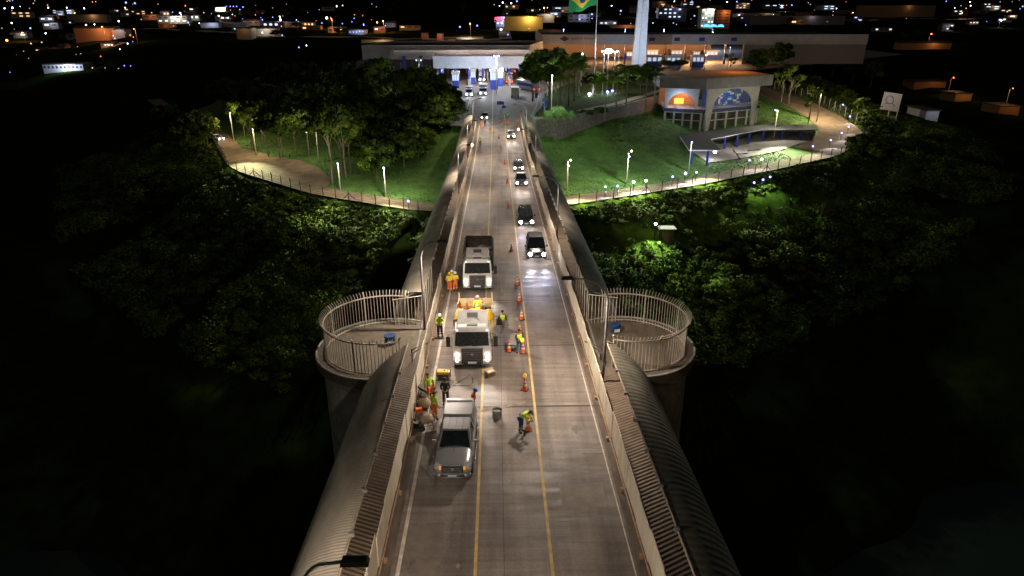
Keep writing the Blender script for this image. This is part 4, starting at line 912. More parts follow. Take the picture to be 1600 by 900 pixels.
names_r = ['first floodlight on the fence right of the bridge', 'second small floodlight on the right fence', 'bright floodlight on the fence below the third lamp post gap', 'fourth floodlight on the right fence', 'fifth floodlight on the right fence, after a dark gap', 'bright floodlight on the braced fence post', 'floodlight right of the braced fence post']
for (px, py), l, pw, m in zip([(946, 292), (965, 291), (990, 285), (1009, 283), (1051, 276), (1071, 271), (1088, 270)], names_r, (350, 160, 500, 420, 300, 600, 120), (e_blue, e_blue, e_white, e_white, e_blue, e_white, e_blue)): flood(px, py, l, 2.2, pw, m=m)
for (px, py), l, m in zip([(1171, 251), (1190, 249), (1270, 229), (1298, 219), (1315, 208), (1326, 198), (1328, 182), (1317, 164)],
   ['floodlight on the fence below the yard, left of a pair', 'floodlight on the fence below the yard, right of a pair', 'blue floodlight on the fence at the right end of the yard', 'dim blue floodlight before the bend of the track', 'blue floodlight entering the bend of the track', 'blue floodlight in the bend of the track', 'brightest blue floodlight at the outer bend', 'small blue lamp on the upper fence past the bend'],
   (e_blue, e_white, e_blue, e_blue, e_blue, e_blue, e_blue, e_blue)): flood(px, py, l, 2.2, 260, m=m)
for (px, py), l in zip([(1178, 287), (1192, 282), (1203, 278)], ['left of three floodlights on the dark slope', 'middle of three floodlights on the dark slope', 'right of three floodlights on the dark slope']): flood(px, py, l, 1.6, 420, col=(.75, 1, .85), m=e_blue)
flood(1024, 353, 'single white floodlight beside the small hut on the slope', 3.0, 2600, col=(.8, 1, .8), m=e_white)
flood(638, 315, 'single floodlight on the track fence left of the bridge', 1.6, 220, m=e_blue)
# little hut on the slope
p = hit(1043, 374); g = thing('hut', 'small round-fronted hut with a flat lid on the dark slope', 'hut', p)
b = MB(); b.tube([(0, 0, -1), (0, 0, 2.0)], 1.15, 20); b.build('body', M('hut_wall', (.25, .17, .13), (.16, .1, .08), .8), g)
b = MB(); b.box(-2.0, 1.3, -1.2, 1.2, 2.0, 2.15); b.build('lid', M('hut_lid', (.14, .13, .11)), g)
b = MB(); b.box(-1.9, -1.75, -.8, -.65, -1, 2.0); b.build('post', postm, g)

# ------------------------------------------------------------------ lamp posts on the lawns
def lamp_post(px, py, top, lab, heads=1, m=e_blue, power=900, col=(.85, .95, 1), pole=None, base=None, grp='lamp posts on the lawns', aim=None, arm=0., ang=150, plane=None, slope=0, sdx=0.):
    p = base or (atz(px, py, plane) if plane is not None else hit(px, py)); q = aty(px+(800-px)*.0, top, p.y); h = max(2., q.z-p.z)
    t = thing('lamp_post', lab, 'lamp post', p, group=grp)
    b = MB(); b.tube([(0, 0, -.3), (0, 0, h)], [.16, .1], 8); b.build('pole', pole or M('concrete_pole', (.42, .38, .32), (.3, .27, .22)), t)
    for k in range(heads):
        ox = arm if heads == 1 else (-.7 if k == 0 else .7); oz = 0 if heads == 1 or arm else 0
        if heads == 2 and grp == 'lamp posts on the lawns': ox = .15 if k == 0 else .55; oz = -.9 if k == 0 else .3
        b = MB(); b.tube([(0, 0, h+oz-.1), (ox, -.1, h+oz)], .04, 5); b.box(ox-.2, ox+.2, -.2, .15, h+oz-.06, h+oz+.12); b.build('housing', blackp, t)
        b = MB(); b.ball((ox, -.22, h+oz), .2, 10); b.build('lamp', m if k == 0 else (e_warm if grp == 'lamp posts on the lawns' else m), t)
    if power: light('post_light', 'POINT', (p.x+(arm or .6), p.y-1.6, p.z+h+.1), power*(1.6 if 'lawn' in grp else .8), col, .2)
    if slope: light('slope_fill', 'SPOT', (p.x-.3, p.y-.8, p.z+h), slope, (.92, 1, .6), .25, (p.x+sdx, p.y-30, p.z+h-9.5), 66, 1.0)  # spot added to brighten the slope, without a fixture of its own
    return p, h
lamp_post(886, 299, 252, 'lamp post on the lawn nearest the bridge on the right', 2, e_blue, 1500, (1, .85, .65), slope=66653, sdx=5)
lamp_post(979, 288, 238, 'middle lamp post of the right lawn, with two lamps', 2, e_blue, 3000, (.85, 1, .8), slope=94099, sdx=4)
lamp_post(1076, 268, 222, 'lamp post on the lawn in front of the shelter', 1, e_blue, 1500, COOL, slope=117624, sdx=6)
lamp_post(603, 309, 262, 'lamp post on the left lawn nearest the bridge', 1, e_blue, 2400, (.95, 1, .8), slope=78416, sdx=4)
lamp_post(532, 299, 255, 'second lamp post from the bridge on the left lawn', 1, M('unlit_lamp', (.2, .22, .5), emit=(.3, .35, 1), es=1), 900, (1, .95, .7), slope=78416, sdx=-2)  # unlit lens; its faint glow, point and slope lights are added
lamp_post(499, 255, 206, 'pale lamp post with purple lamp among the trunks', 1, e_blue, 900, (1, .95, .7), arm=-2.2)
lamp_post(401, 244, 200, 'unlit pale pole on the grass beside the lay-by', 0, power=1500, col=(1, .85, .5), slope=54891, sdx=4)  # no lamp on this pole; point and slope lights added for the bank
lamp_post(366, 222, 176, 'leaning pale pole beside the parked white car', 0, power=1700, col=(1, .8, .45))  # pole carries no lamp; point light added to brighten the grass
lamp_post(1209, 216, 172, 'thin lamp post rising behind the shelter roof', 1, e_blue, 1600, (1, .95, .75), arm=-.8, slope=86257, sdx=-4)
lamp_post(1276, 190, 140, 'dark thin pole at the edge of the track behind the house', 0, power=9500, col=(1, .86, .58), pole=M('dark_pole', (.08, .07, .06)))  # bare pole; point light added here to brighten the track
lamp_post(861, 195, 118, 'white lamp post by the bright palms', 1, e_blue, 2400, (.75, 1, .7))

# ------------------------------------------------------------------ guard house with arches, shelter, yard
gf = hit(1112, 207); GZf = gf.z
A = atz(1030, 137, 4.3); B = atz(1103, 140, 4.3); Cc = atz(1207, 133, 4.3)
dirb = Vector((B-A)); dirb.z = 0; back = Vector((-.05, 1, 0)).normalized()
roofpoly = [(A.x, A.y), (B.x, B.y), (Cc.x, Cc.y), (Cc.x-4, Cc.y+17), (B.x+3, B.y+26), (A.x+2, A.y+19)]
gh = thing('guard_house', 'modern white guard house with heavy flat roof, arches and lit orange terrace', 'building', (B.x, B.y, GZf))
def rel(p): return (p[0]-B.x, p[1]-B.y)
whitew = M('grey_white_render', (.5, .49, .47), (.42, .41, .4), .7, scale=.6)
b = MB(); b.prism([rel(p) for p in roofpoly], 4.3-GZf, 7.3-GZf); b.build('roof', [M('fascia_concrete', (.21, .2, .2), (.16, .15, .15), .8, scale=.4)], gh)
b = MB(); cenr = Vector((sum(p[0] for p in roofpoly)/6, sum(p[1] for p in roofpoly)/6)); b.prism([tuple(Vector(rel(p))*.97+Vector(rel(cenr))*.03) for p in roofpoly], 7.3-GZf, 7.32-GZf)
b.build('roof_covering', M('roof_covering', (.45, .3, .2), (.35, .22, .15), .9), gh)
# terrace floor and balustrade
inner = [tuple(Vector(rel(p))*.86+Vector(rel(cenr))*.14) for p in roofpoly]; tz = -1.6-GZf
b = MB(); b.prism(inner, tz-.9, tz); b.build('terrace', [M('terrace_navy', (.05, .06, .14))], gh)
b = MB(); b.prism([tuple(Vector(p)*.985+Vector(rel(cenr))*.015) for p in inner], tz, tz+.03); b.build('terrace_floor', M('terrace_floor', (.55, .55, .6)), gh)
b = MB()
for i in range(-1, 3):
    a, c = Vector(inner[i]), Vector(inner[i+1]); n = max(2, int((c-a).length/1.2))
    for j in range(n+1): q = a.lerp(c, j/n); b.tube([(q.x, q.y, tz), (q.x, q.y, tz+1)], .03, 4)
    b.tube([(a.x, a.y, tz+1), (c.x, c.y, tz+1)], .04, 5)
b.build('balustrade', cream, gh)
# arched walls on the two front faces
def arch_wall(a, c, x0, x1, ztop, zsp, foot0, foot1, nm, m, thick=.5, back_dir=None):
    """wall from plan point a to c; arch opening between fractions x0..x1, springing at zsp"""
    a, c = Vector(a), Vector(c); d = c-a; n = Vector((d.y, -d.x)).normalized()*thick; b = MB(); N = 28
    xs_ = [x0+(x1-x0)*i/N for i in range(N+1)]; Lh = d.length*(x1-x0)/2; rise = min(ztop-.25-zsp, Lh)
    def pnt(f, z, o): q = a+d*f+n*o; return (q.x, q.y, z)
    zz = [zsp+rise*math.sqrt(max(0, 1-((x-(x0+x1)/2)/((x1-x0)/2))**2)) for x in xs_]
    for o in (0, 1):
        for i in range(N): b.quad(pnt(xs_[i], zz[i], o), pnt(xs_[i+1], zz[i+1], o), pnt(xs_[i+1], ztop, o), pnt(xs_[i], ztop, o))
        if x0 > 0: b.quad(pnt(0, ztop, o), pnt(x0, ztop, o), pnt(x0, zsp, o), pnt(x0*.62, foot0, o), pnt(x0*.2, foot0, o))
        if x1 < 1: b.quad(pnt(x1, ztop, o), pnt(1, ztop, o), pnt(1-(1-x1)*.3, foot1, o), pnt(x1+(1-x1)*.1, foot1, o), pnt(x1, zsp, o))
    for i in range(N): b.quad(pnt(xs_[i], zz[i], 0), pnt(xs_[i+1], zz[i+1], 0), pnt(xs_[i+1], zz[i+1], 1), pnt(xs_[i], zz[i], 1))
    if x0 > 0:
        b.quad(pnt(x0, zsp, 0), pnt(x0, zsp, 1), pnt(x0*.62, foot0, 1), pnt(x0*.62, foot0, 0)); b.quad(pnt(0, ztop, 0), pnt(0, ztop, 1), pnt(x0*.2, foot0, 1), pnt(x0*.2, foot0, 0))
    if x1 < 1:
        b.quad(pnt(x1, zsp, 0), pnt(x1, zsp, 1), pnt(x1+(1-x1)*.1, foot1, 1), pnt(x1+(1-x1)*.1, foot1, 0)); b.quad(pnt(1, ztop, 0), pnt(1, ztop, 1), pnt(1-(1-x1)*.3, foot1, 1), pnt(1-(1-x1)*.3, foot1, 0))
    return b.build(nm, m, gh)
ri = [tuple(Vector(rel(p))*.93+Vector(rel(cenr))*.07) for p in roofpoly]
archm = M('arch_render', (.42, .4, .36), (.34, .32, .29), .7, scale=.6)
cB = Vector(ri[1]); cC = Vector(ri[2]); a1 = cB.lerp(cC, .02); a2 = cB.lerp(cC, .86)
arch_wall(a1, a2, .12, .89, 4.28-GZf, -1.5-GZf, -.6, -.6, 'arch_wall', archm)
cA = Vector(ri[0]); a3 = cA.lerp(cB, .12)
arch_wall(a3+Vector((0, 2.2)), cB.lerp(cA, .08)+Vector((0, 2.2)), .1, .93, 4.28-GZf, -1.3-GZf, tz, tz, 'arch_wall', M('arch_white', (.6, .6, .63), rough=.6))
# mural and orange interior
q0 = cB.lerp(cC, .1)+Vector((-1.2, 5)); q1 = cB.lerp(cC, .9)+Vector((-1.5, 5))
b = MB(); pal = [0, 0, 0, 1, 2, 0, 3, 0, 0, 4]
mz = np.linspace(tz, 4.2-GZf, 12)
for i in range(26):
    for j in range(11):
        u0, u1 = i/26, (i+1)/26; p0 = q0.lerp(q1, u0); p1 = q0.lerp(q1, u1)
        kk = int(2.5+2.4*math.sin(i*.9+j*.5)+2.2*math.sin(j*1.1-i*.35)+random.random()) ; kk = kk if 0 <= kk <= 4 and i in range(3, 22) and random.random() > .25 else 0
        b.quad((p0.x, p0.y, mz[j]), (p1.x, p1.y, mz[j]), (p1.x, p1.y, mz[j+1]), (p0.x, p0.y, mz[j+1]), k=kk)
b.build('mural', [M('mural_blue', (.02, .05, .3)), M('mural_teal', (.03, .3, .35)), M('mural_white', (.5, .55, .55)), M('mural_red', (.4, .05, .05)), M('mural_green', (.05, .25, .1))], gh)
q0 = cA.lerp(cB, .1)+Vector((0, 9)); q1 = cA.lerp(cB, .95)+Vector((1, 8))
b = MB(); b.quad((q0.x, q0.y, tz), (q1.x, q1.y, tz), (q1.x, q1.y, 4.25-GZf), (q0.x, q0.y, 4.25-GZf))
b.build('timber_wall', M('timber_wall', (.5, .25, .1), (.35, .16, .06), .5, scale=1, stretch=(.2, 1, 5)), gh)
qm = q0.lerp(q1, .55); b = MB(); b.box(qm.x-1.8, qm.x+1.8, qm.y-.5, qm.y-.3, tz+.6, tz+2.2); b.build('lit_window', M('lit_window', (1, .5, .1), emit=(1, .42, .06), es=1.6), gh)
mid = Vector((B.x, B.y))+(q0+q1)/2
light('terrace_light', 'POINT', (mid.x, mid.y-2.5, tz+GZf+4.6), 900, (1, .38, .06), .2)
a_ = Vector((B.x, B.y))+cA.lerp(cB, .5); light('terrace_light', 'POINT', (a_.x-1, a_.y+.6, tz+GZf+2.6), 560, (.55, .7, 1), .2)
m_ = Vector((B.x, B.y))+cB.lerp(cC, .45); light('terrace_light', 'POINT', (m_.x, m_.y+2.5, tz+GZf+4.6), 260, (.6, .75, 1), .2)
light('arch_light', 'POINT', (m_.x+2, m_.y-9, GZf+8), 330, (1, .93, .75), .2)
light('roof_lamp', 'POINT', (Cc.x-9, Cc.y+8, 12.5), 1500, (1, .34, .04), .3)
# ground floor columns and dark glazing
b = MB(); low = [tuple(Vector(rel(p))*.72+Vector(rel(cenr))*.28) for p in roofpoly]; b.prism(low, -1.5, tz-.9); b.build('lower_wall', M('lower_dark', (.08, .07, .06), (.04, .035, .03)), gh)
for e, (i0, i1) in enumerate(((0, 1), (1, 2))):
    a, c = Vector(inner[i0]), Vector(inner[i1]); nn = 4 if e == 0 else 5
    for j in range(nn+1):
        q = a.lerp(c, .04+.92*j/nn); b = MB(); gq = gz(q.x+B.x, q.y+B.y)-GZf; b.box(q.x-.25, q.x+.25, q.y-.2, q.y+.3, min(gq-.5, -.5), tz-.9); b.build('column', archm, gh)
    b = MB(); a2_, c2_ = a.lerp(c, .04), a.lerp(c, .96)
    for zz_ in (tz-3.2, tz-1.1): b.tube([(a2_.x, a2_.y, zz_), (c2_.x, c2_.y, zz_)], .16, 4)
    b.build('beam', archm, gh)
# shelter
sh = [atz(px, py, -6.2) for px, py in ((1063, 215), (1077, 236), (1127, 236), (1110, 219), (1187, 204), (1277, 203), (1276, 196), (1190, 196), (1082, 209))]
cs = sh[1]; g = thing('shelter', 'low open shelter with a long bent flat roof beside the yard', 'shelter', cs)
b = MB(); b.prism([(p.x-cs.x, p.y-cs.y) for p in sh], 0, .28); b.build('roof', [M('shelter_roof', (.12, .115, .11), (.08, .078, .075), .9, scale=.6)], g)
b = MB()
for a, c in ((0, 1), (1, 2), (2, 3), (3, 4), (4, 5)):
    p0, p1 = sh[a]-cs, sh[c]-cs; b.tube([(p0.x, p0.y, .14), (p1.x, p1.y, .14)], .17, 4)
b.build('roof_edge', M('edge_white', (.7, .7, .7)), g)
for a, c, n in ((1, 2, 2), (3, 4, 4), (4, 5, 3)):
    for j in range(n):
        q = sh[a].lerp(sh[c], (j+.3)/n)+Vector((-.3, .5, 0)); b = MB(); b.box(q.x-cs.x-.22, q.x-cs.x+.22, q.y-cs.y-.2, q.y-cs.y+.2, gz(q.x, q.y)-cs.z-.3, 0); b.build('column', blue, g)
w0, w1, w2, w3 = [p-cs for p in (sh[8], sh[7], sh[6], sh[0])]
b = MB()
for p0, p1 in ((w3, w0), (w0, w1), (w1, w2)): b.quad((p0.x, p0.y, -3.6), (p1.x, p1.y, -3.6), (p1.x, p1.y, -.02), (p0.x, p0.y, -.02))
b.build('back_wall', M('shelter_wall', (.25, .23, .21), (.18, .16, .15)), g)
for px, py, pw in ((1112, 236, 500), (1160, 222, 160)):
    q = atz(px, py, -7.0); light('shelter_light', 'POINT', (q.x, q.y, -6.9), pw, (.95, .97, 1), .15)
q = atz(1112, 233, -6.5)+Vector((0, -2.4, 0)); b = MB(); b.ball((0, 0, 0), .4, 12); b.tube([(0, 0, .2), (0, 0, .5)], .05, 5); tag(b.build('flood_lamp', e_white, loc=q+Vector((0, -.4, -.1))), 'brightest lamp hanging at the corner of the shelter roof', 'lamp')
# yard
yard = [hit(*p) for p in ((1072, 232), (1108, 256), (1150, 250), (1210, 238), (1262, 222), (1275, 208), (1190, 208), (1120, 225))]
cy_ = sum(yard, Vector((0, 0, 0)))/len(yard)
rows = [[(q.x, q.y, gz(q.x, q.y)+.17) for t in np.linspace(0, 1, 12) for q in [cy_.lerp(p, t)]] for i in range(len(yard)) for p in [yard[i].lerp(yard[(i+1) % len(yard)], f) for f in (0, .33, .66)]]+[[(q.x, q.y, gz(q.x, q.y)+.17) for t in np.linspace(0, 1, 12) for q in [cy_.lerp(yard[0], t)]]]
MB().grid(rows).build('paved_yard', M('yard_paving', (.4, .37, .34), (.3, .27, .25), .85, scale=.7, bump=.01), smooth=True)['kind'] = 'structure'
b = MB()
for pa, pb in (((1145, 236), (1157, 252)), ((1150, 243), (1168, 242)), ((1168, 238), (1188, 236))):
    b.tube([hit(*pa)+Vector((0, 0, .4)), hit(*pb)+Vector((0, 0, .4))], .12, 6)
tag(b.build('timber_barrier', M('old_timber', (.1, .08, .06))), 'low zigzag timber barriers lying in the paved yard', 'barrier')
light('yard_light', 'POINT', hit(1165, 240)+Vector((0, 0, 7)), 1500, (1, .93, .82), .3)

# parked car, billboard
p = hit(347, 221); car('white parked car beside the lay-by at the left', p, wcar, 4.3, .88, 1.5, 'suv', e_white, False, rz=R(50), group='parked cars', rx=0)
p = hit(336, 214); car('dark parked car half hidden behind the white one', p, black_car, 4.3, .88, 1.5, 'suv', M('unlit_lens', (.3, .3, .32)), False, rz=R(50), group='parked cars', rx=0)
p = hit(1386, 188); g = thing('billboard', 'tilted white board with a dark oval outline above a low wall', 'billboard', p, R(-8)); s = hsize(30, p)
b = MB(); b.quad((-s*.46, 0, s*.55), (s*.46, 0, s*.42), (s*.5, 0, s*1.3), (-s*.4, 0, s*1.42)); b.quad((-s*.46, .15, s*.55), (s*.46, .15, s*.42), (s*.5, .15, s*1.3), (-s*.4, .15, s*1.42)); b.build('board', M('board_white', (.55, .5, .5), (.45, .42, .42)), g)
b = MB(); b.tube([(s*(-.08+.2*math.cos(a)*.9+.06*math.sin(a)), -.06, s*(1.02+.17*math.sin(a)-.1*math.cos(a))) for a in [2*PI*k/24 for k in range(25)]], s*.018, 5); b.tube([(-s*.3, -.06, s*.8), (-s*.16, -.06, s*.86)], s*.018, 5); b.tube([(s*.08, -.06, s*.84), (s*.22, -.06, s*.68)], s*.018, 5); b.build('emblem', M('emblem_grey', (.16, .13, .2)), g)
for xa in (-.45, -.02, .4): MB().box(s*xa, s*(xa+.05), .02, .1, -1, s*.5).build('leg', cream, g)
b = MB(); b.box(-s*.5, s*.45, .3, .6, -1, s*.2); b.build('low_wall', M('wall_brown', (.22, .18, .14)), g)
light('board_light', 'POINT', p+Vector((-2, -6, s*1.6)), 260, (1, .85, .75), .2)

# ------------------------------------------------------------------ foliage meshes
def leaf_quads(cen, size, out=None):
    n = len(cen); a = rng.normal(size=(n, 3))
    if out is not None:
        o_ = out+rng.normal(size=(n, 3))*.38; o_[:, 2] += .25; o_ /= np.linalg.norm(o_, axis=1, keepdims=True); a -= (a*o_).sum(1, keepdims=True)*o_
        a /= np.linalg.norm(a, axis=1, keepdims=True); b_ = np.cross(o_, a); sz = size*rng.uniform(.5, 1.3, (n, 1)); a = a*sz; b_ = b_*sz*.62
        return np.stack([cen-a, cen-b_, cen+a, cen+b_], 1)
    a /= np.linalg.norm(a, axis=1, keepdims=True)
    b_ = rng.normal(size=(n, 3)); b_ -= (b_*a).sum(1, keepdims=True)*a; b_ /= np.linalg.norm(b_, axis=1, keepdims=True)
    sz = size*rng.uniform(.55, 1.3, (n, 1)); a *= sz; b_ *= sz*.62
    return np.stack([cen-a, cen-b_*1.0, cen+a, cen+b_], 1)
def quads_mesh(name, Q, mats, mi=None):
    me = bpy.data.meshes.new(name); n = len(Q)
    me.vertices.add(n*4); me.vertices.foreach_set('co', Q.reshape(-1).astype(np.float32)); me.loops.add(n*4); me.loops.foreach_set('vertex_index', np.arange(n*4, dtype=np.int32))
    me.polygons.add(n); me.polygons.foreach_set('loop_start', np.arange(n, dtype=np.int32)*4); me.polygons.foreach_set('loop_total', np.full(n, 4, np.int32))
    for m in mats: me.materials.append(m)
    if mi is not None: me.polygons.foreach_set('material_index', mi.astype(np.int32))
    me.update(); return me
def crown_mesh(name, seed, mats, nclump=20, per=110, flat=.8, leaf=.045):
    r = np.random.default_rng(seed); cs = []; ns = []
    for i in range(nclump):
        v = r.normal(size=3); v /= np.linalg.norm(v); rad = r.uniform(.22, .42); c = v*rad*np.array([1, 1, flat]); cr = r.uniform(.09, .2)
        w_ = r.normal(size=(per, 3)); w_ /= np.linalg.norm(w_, axis=1, keepdims=True); cs.append(c+w_*cr*r.uniform(.5, 1.05, (per, 1))*np.array([1, 1, .75])); ns.append(w_)
    cen = np.concatenate(cs); mi = np.repeat(r.integers(0, len(mats), nclump), per); mi = np.where(r.random(len(mi)) < .2, r.integers(0, len(mats), len(mi)), mi)
    return quads_mesh(name, leaf_quads(cen, leaf, np.concatenate(ns)), mats, mi)
mats3 = [leafm, leafd, leafy]
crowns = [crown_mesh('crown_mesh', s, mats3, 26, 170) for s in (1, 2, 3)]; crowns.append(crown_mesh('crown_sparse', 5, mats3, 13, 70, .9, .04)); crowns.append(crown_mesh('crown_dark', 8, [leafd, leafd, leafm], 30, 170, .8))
def trunk_mesh(seed, h=1., r=.02, br_=5, m=bark, spread=.22):
    rr = random.Random(seed); b = MB(); b.tube([(0, 0, -.06), (rr.uniform(-.02, .02), 0, .3), (rr.uniform(-.04, .04), rr.uniform(-.02, .02), .62)], [r*1.3, r, r*.7], 6)
    for i in range(br_):
        a = 2*PI*i/br_+rr.random(); z0 = rr.uniform(.25, .55); s = spread*rr.uniform(.6, 1.2)
        b.tube([(0, 0, z0), (s*.45*math.cos(a), s*.45*math.sin(a), z0+.18), (s*math.cos(a), s*math.sin(a), min(.95, z0+.38))], [r*.55, r*.4, r*.15], 5)
    return b.mesh('trunk_mesh', m)
trunks = [trunk_mesh(s) for s in (1, 2)]+[trunk_mesh(3, r=.012, br_=6, m=palebark, spread=.26)]
def tree(loc, h, wd, lab, ci=0, ti=0, grp='trees around the lawns', cz=.68, ch=.62):
    t = thing('tree', lab, 'tree', loc, random.uniform(0, 6.28), group=grp)
    tr = bpy.data.objects.new('trunk', trunks[ti]); C.objects.link(tr); tr.parent = t; tr.scale = (h, h, h)
    cr = bpy.data.objects.new('crown', crowns[ci]); C.objects.link(cr); cr.parent = t; cr.location = (0, 0, h*cz); cr.scale = (wd, wd, h*ch); return t
def palm_meshes(n=16, L=1., droop=1., m=None, w_=.16):
    Q = []
    for i in range(n):
        a = 2*PI*i/n+random.uniform(-.2, .2); el = random.uniform(.1, 1.1); pts = []
        for k in range(11):
            s = k/10; r_ = L*s*(math.cos(el)*.6+.4); z = L*(math.sin(el)*s-.75*droop*s*s)
            pts.append(np.array([r_*math.cos(a), r_*math.sin(a), z]))
        side = np.array([-math.sin(a), math.cos(a), 0])
        for k in range(1, 11):
            p0, p1 = pts[k-1], pts[k]; wl = w_*L*math.sin(PI*min(1, k/10*.9+.08))+.02
            for j in range(3):
                c = p0+(p1-p0)*(j/3)
                for sg in (-1, 1):
                    e = c+side*sg*wl+np.array([0, 0, -wl*.75])+(p1-p0)*.5; d = (p1-p0)/3*.5
                    Q.append([c, c+d, e+d*.3, e])
    return quads_mesh('palm_fronds', np.array(Q), [m or leafm])
pf = [palm_meshes(18, 1., 1.), palm_meshes(14, 1., .7, leafd)]; pfb = palm_meshes(26, 1., 1.25, M('palm_bright', (.16, .3, .06), (.09, .19, .04), .5))
pt_ = MB(); pt_.tube([(0, 0, -.05), (.01, 0, .5), (0, 0, 1)], [.03, .022, .018], 8); ptm = pt_.mesh('palm_trunk', M('palm_trunk', (.2, .18, .15), (.12, .1, .085), .9))
def palm(loc, h, L, lab, mesh, grp):
    t = thing('palm_tree', lab, 'palm tree', loc, random.uniform(0, 6), group=grp)
    tr = bpy.data.objects.new('trunk', ptm); C.objects.link(tr); tr.parent = t; tr.scale = (h*.6+2, h*.6+2, h)
    cr = bpy.data.objects.new('crown', mesh); C.objects.link(cr); cr.parent = t; cr.location = (0, 0, h*.99); cr.scale = (L, L, L*(1.05 if mesh is pfb else 1)); return t
def topz(px, py, y): return aty(px, py, y).z
# palms
for px, py, top, L, lab, ms in ((871, 213, 170, 3.6, 'bright green fountain palm closest to the bridge', pfb), (886, 205, 176, 3.0, 'second smaller bright fountain palm near the bridge', pfb), (858, 205, 176, 3.0, 'bright palm behind the white lamp post', pfb)):
    p = hit(px, py); palm(p, topz(px, top, p.y)-p.z, L, lab, ms, 'palms beside the bridge end')
for i, (px, py, top, L, nm) in enumerate([(888, 165, 112, 4.2, 'tall dark palm left of the flagpole, front row'), (875, 160, 118, 3.8, 'dark palm at the left edge of the palm row'), (897, 158, 105, 4, 'palm with the highest crown left of the flagpole'), (904, 150, 112, 3.6, 'palm just left of the flagpole'), (881, 172, 128, 3.6, 'lower palm in front of the palm row'),
     (962, 178, 122, 4.2, 'tall palm behind the stone wall right of the flagpole'), (977, 180, 115, 4.2, 'second tall palm right of the flagpole'), (1008, 172, 125, 4.4, 'spreading palm left of the guard house'), (945, 185, 132, 3.8, 'palm in front of the bright ground lamps'), (1022, 160, 118, 3.6, 'palm hard against the guard house roof')]):
    p = atz(px, py, 0 if px < 930 else -1); palm(p, (topz(px, top, p.y)-p.z)*1.12, L*1.35, nm, pf[i % 2], 'dark palms on the plaza')
# trees by the plaza, right
for px, py, top, wd, lab, ci in [(832, 160, 88, 9, 'dark low tree overhanging the right kerb of the plaza road', 4), (858, 158, 95, 9, 'dark tree tucked behind the blue sign', 1), (925, 152, 108, 8, 'dark tree at the flagpole foot', 4), (972, 150, 112, 9, 'dark tree between the flood masts and the pylon', 4), (1000, 150, 108, 9, 'dark tree left of the guard house roof end', 1), (840, 150, 68, 11, 'large spreading tree at the right end of the customs canopy', 0), (868, 148, 66, 10, 'dark tree below the big hall lettering', 1), (900, 140, 75, 8, 'tree lit orange behind the palms', 2), (985, 135, 98, 8, 'dark tree at the foot of the white pylon', 4), (1012, 132, 96, 8, 'dark tree just right of the white pylon', 1), (1040, 112, 92, 9, 'low tree behind the guard house roof, left', 2), (1062, 110, 92, 8, 'orange-lit tree behind the guard house roof, middle', 0),
     (1168, 112, 60, 9, 'tall feathery dark tree right of the toll booths', 3), (1195, 112, 52, 10, 'tall dark tree before the dim warehouse', 3), (1215, 125, 60, 12, 'dark tree beside the dim warehouse, third from booths', 4), (1140, 114, 82, 7, 'small orange-lit tree by the booths', 3), (935, 190, 165, 5, 'round dark bush-like tree at the top of the lawn', 4), (915, 192, 170, 5, 'small dark tree beside the fountain palms', 4)]:
    p = hit(px, py); p.z = gz(p.x, p.y); tree(p, max(3, topz(px, top, p.y)-p.z), wd, lab, ci, 0, 'trees on the plaza side')
# bare-ish trees on the right lawn
for px, py, top, wd, lab, ti in [(1220, 160, 95, 8, 'slim-trunked tree on the bright grass behind the house', 0), (1232, 164, 100, 9, 'forked tree beside the track behind the house', 0), (1262, 196, 130, 7, 'bare pale tree beside the track at the bend', 2), (968, 222, 185, 4, 'thin pale sapling near the stone wall', 2), (961, 240, 208, 5, 'small bush-like tree in the middle of the right lawn', 0), (1345, 200, 150, 8, 'yellowish tree above the bend of the track', 2)]:
    p = hit(px, py); tree(p, max(3, topz(px, top, p.y)-p.z), wd, lab, 3, ti, 'slender trees right of the bridge')
# bushes above the curved track
for i, (px, py, wd, hh) in enumerate([(1250, 128, 7, 4), (1272, 135, 8, 5), (1290, 142, 7, 5), (1308, 150, 8, 5), (1325, 160, 7, 5), (1340, 175, 8, 5), (1352, 192, 9, 5), (1365, 210, 9, 6), (1385, 215, 10, 6), (1345, 240, 10, 6), (1375, 250, 11, 6)]):
    p = hit(px, py); t = tree(p, hh, wd, '%s bush in the row climbing behind the track bend' % ['topmost', 'second highest', 'third highest', 'fourth highest', 'fifth highest', 'sixth highest', 'seventh highest', 'low broad', 'lower broad', 'left bottom', 'right bottom'][i], [0, 2, 1][i % 3], 0, 'bushes behind the track bend', .5, 1.1)
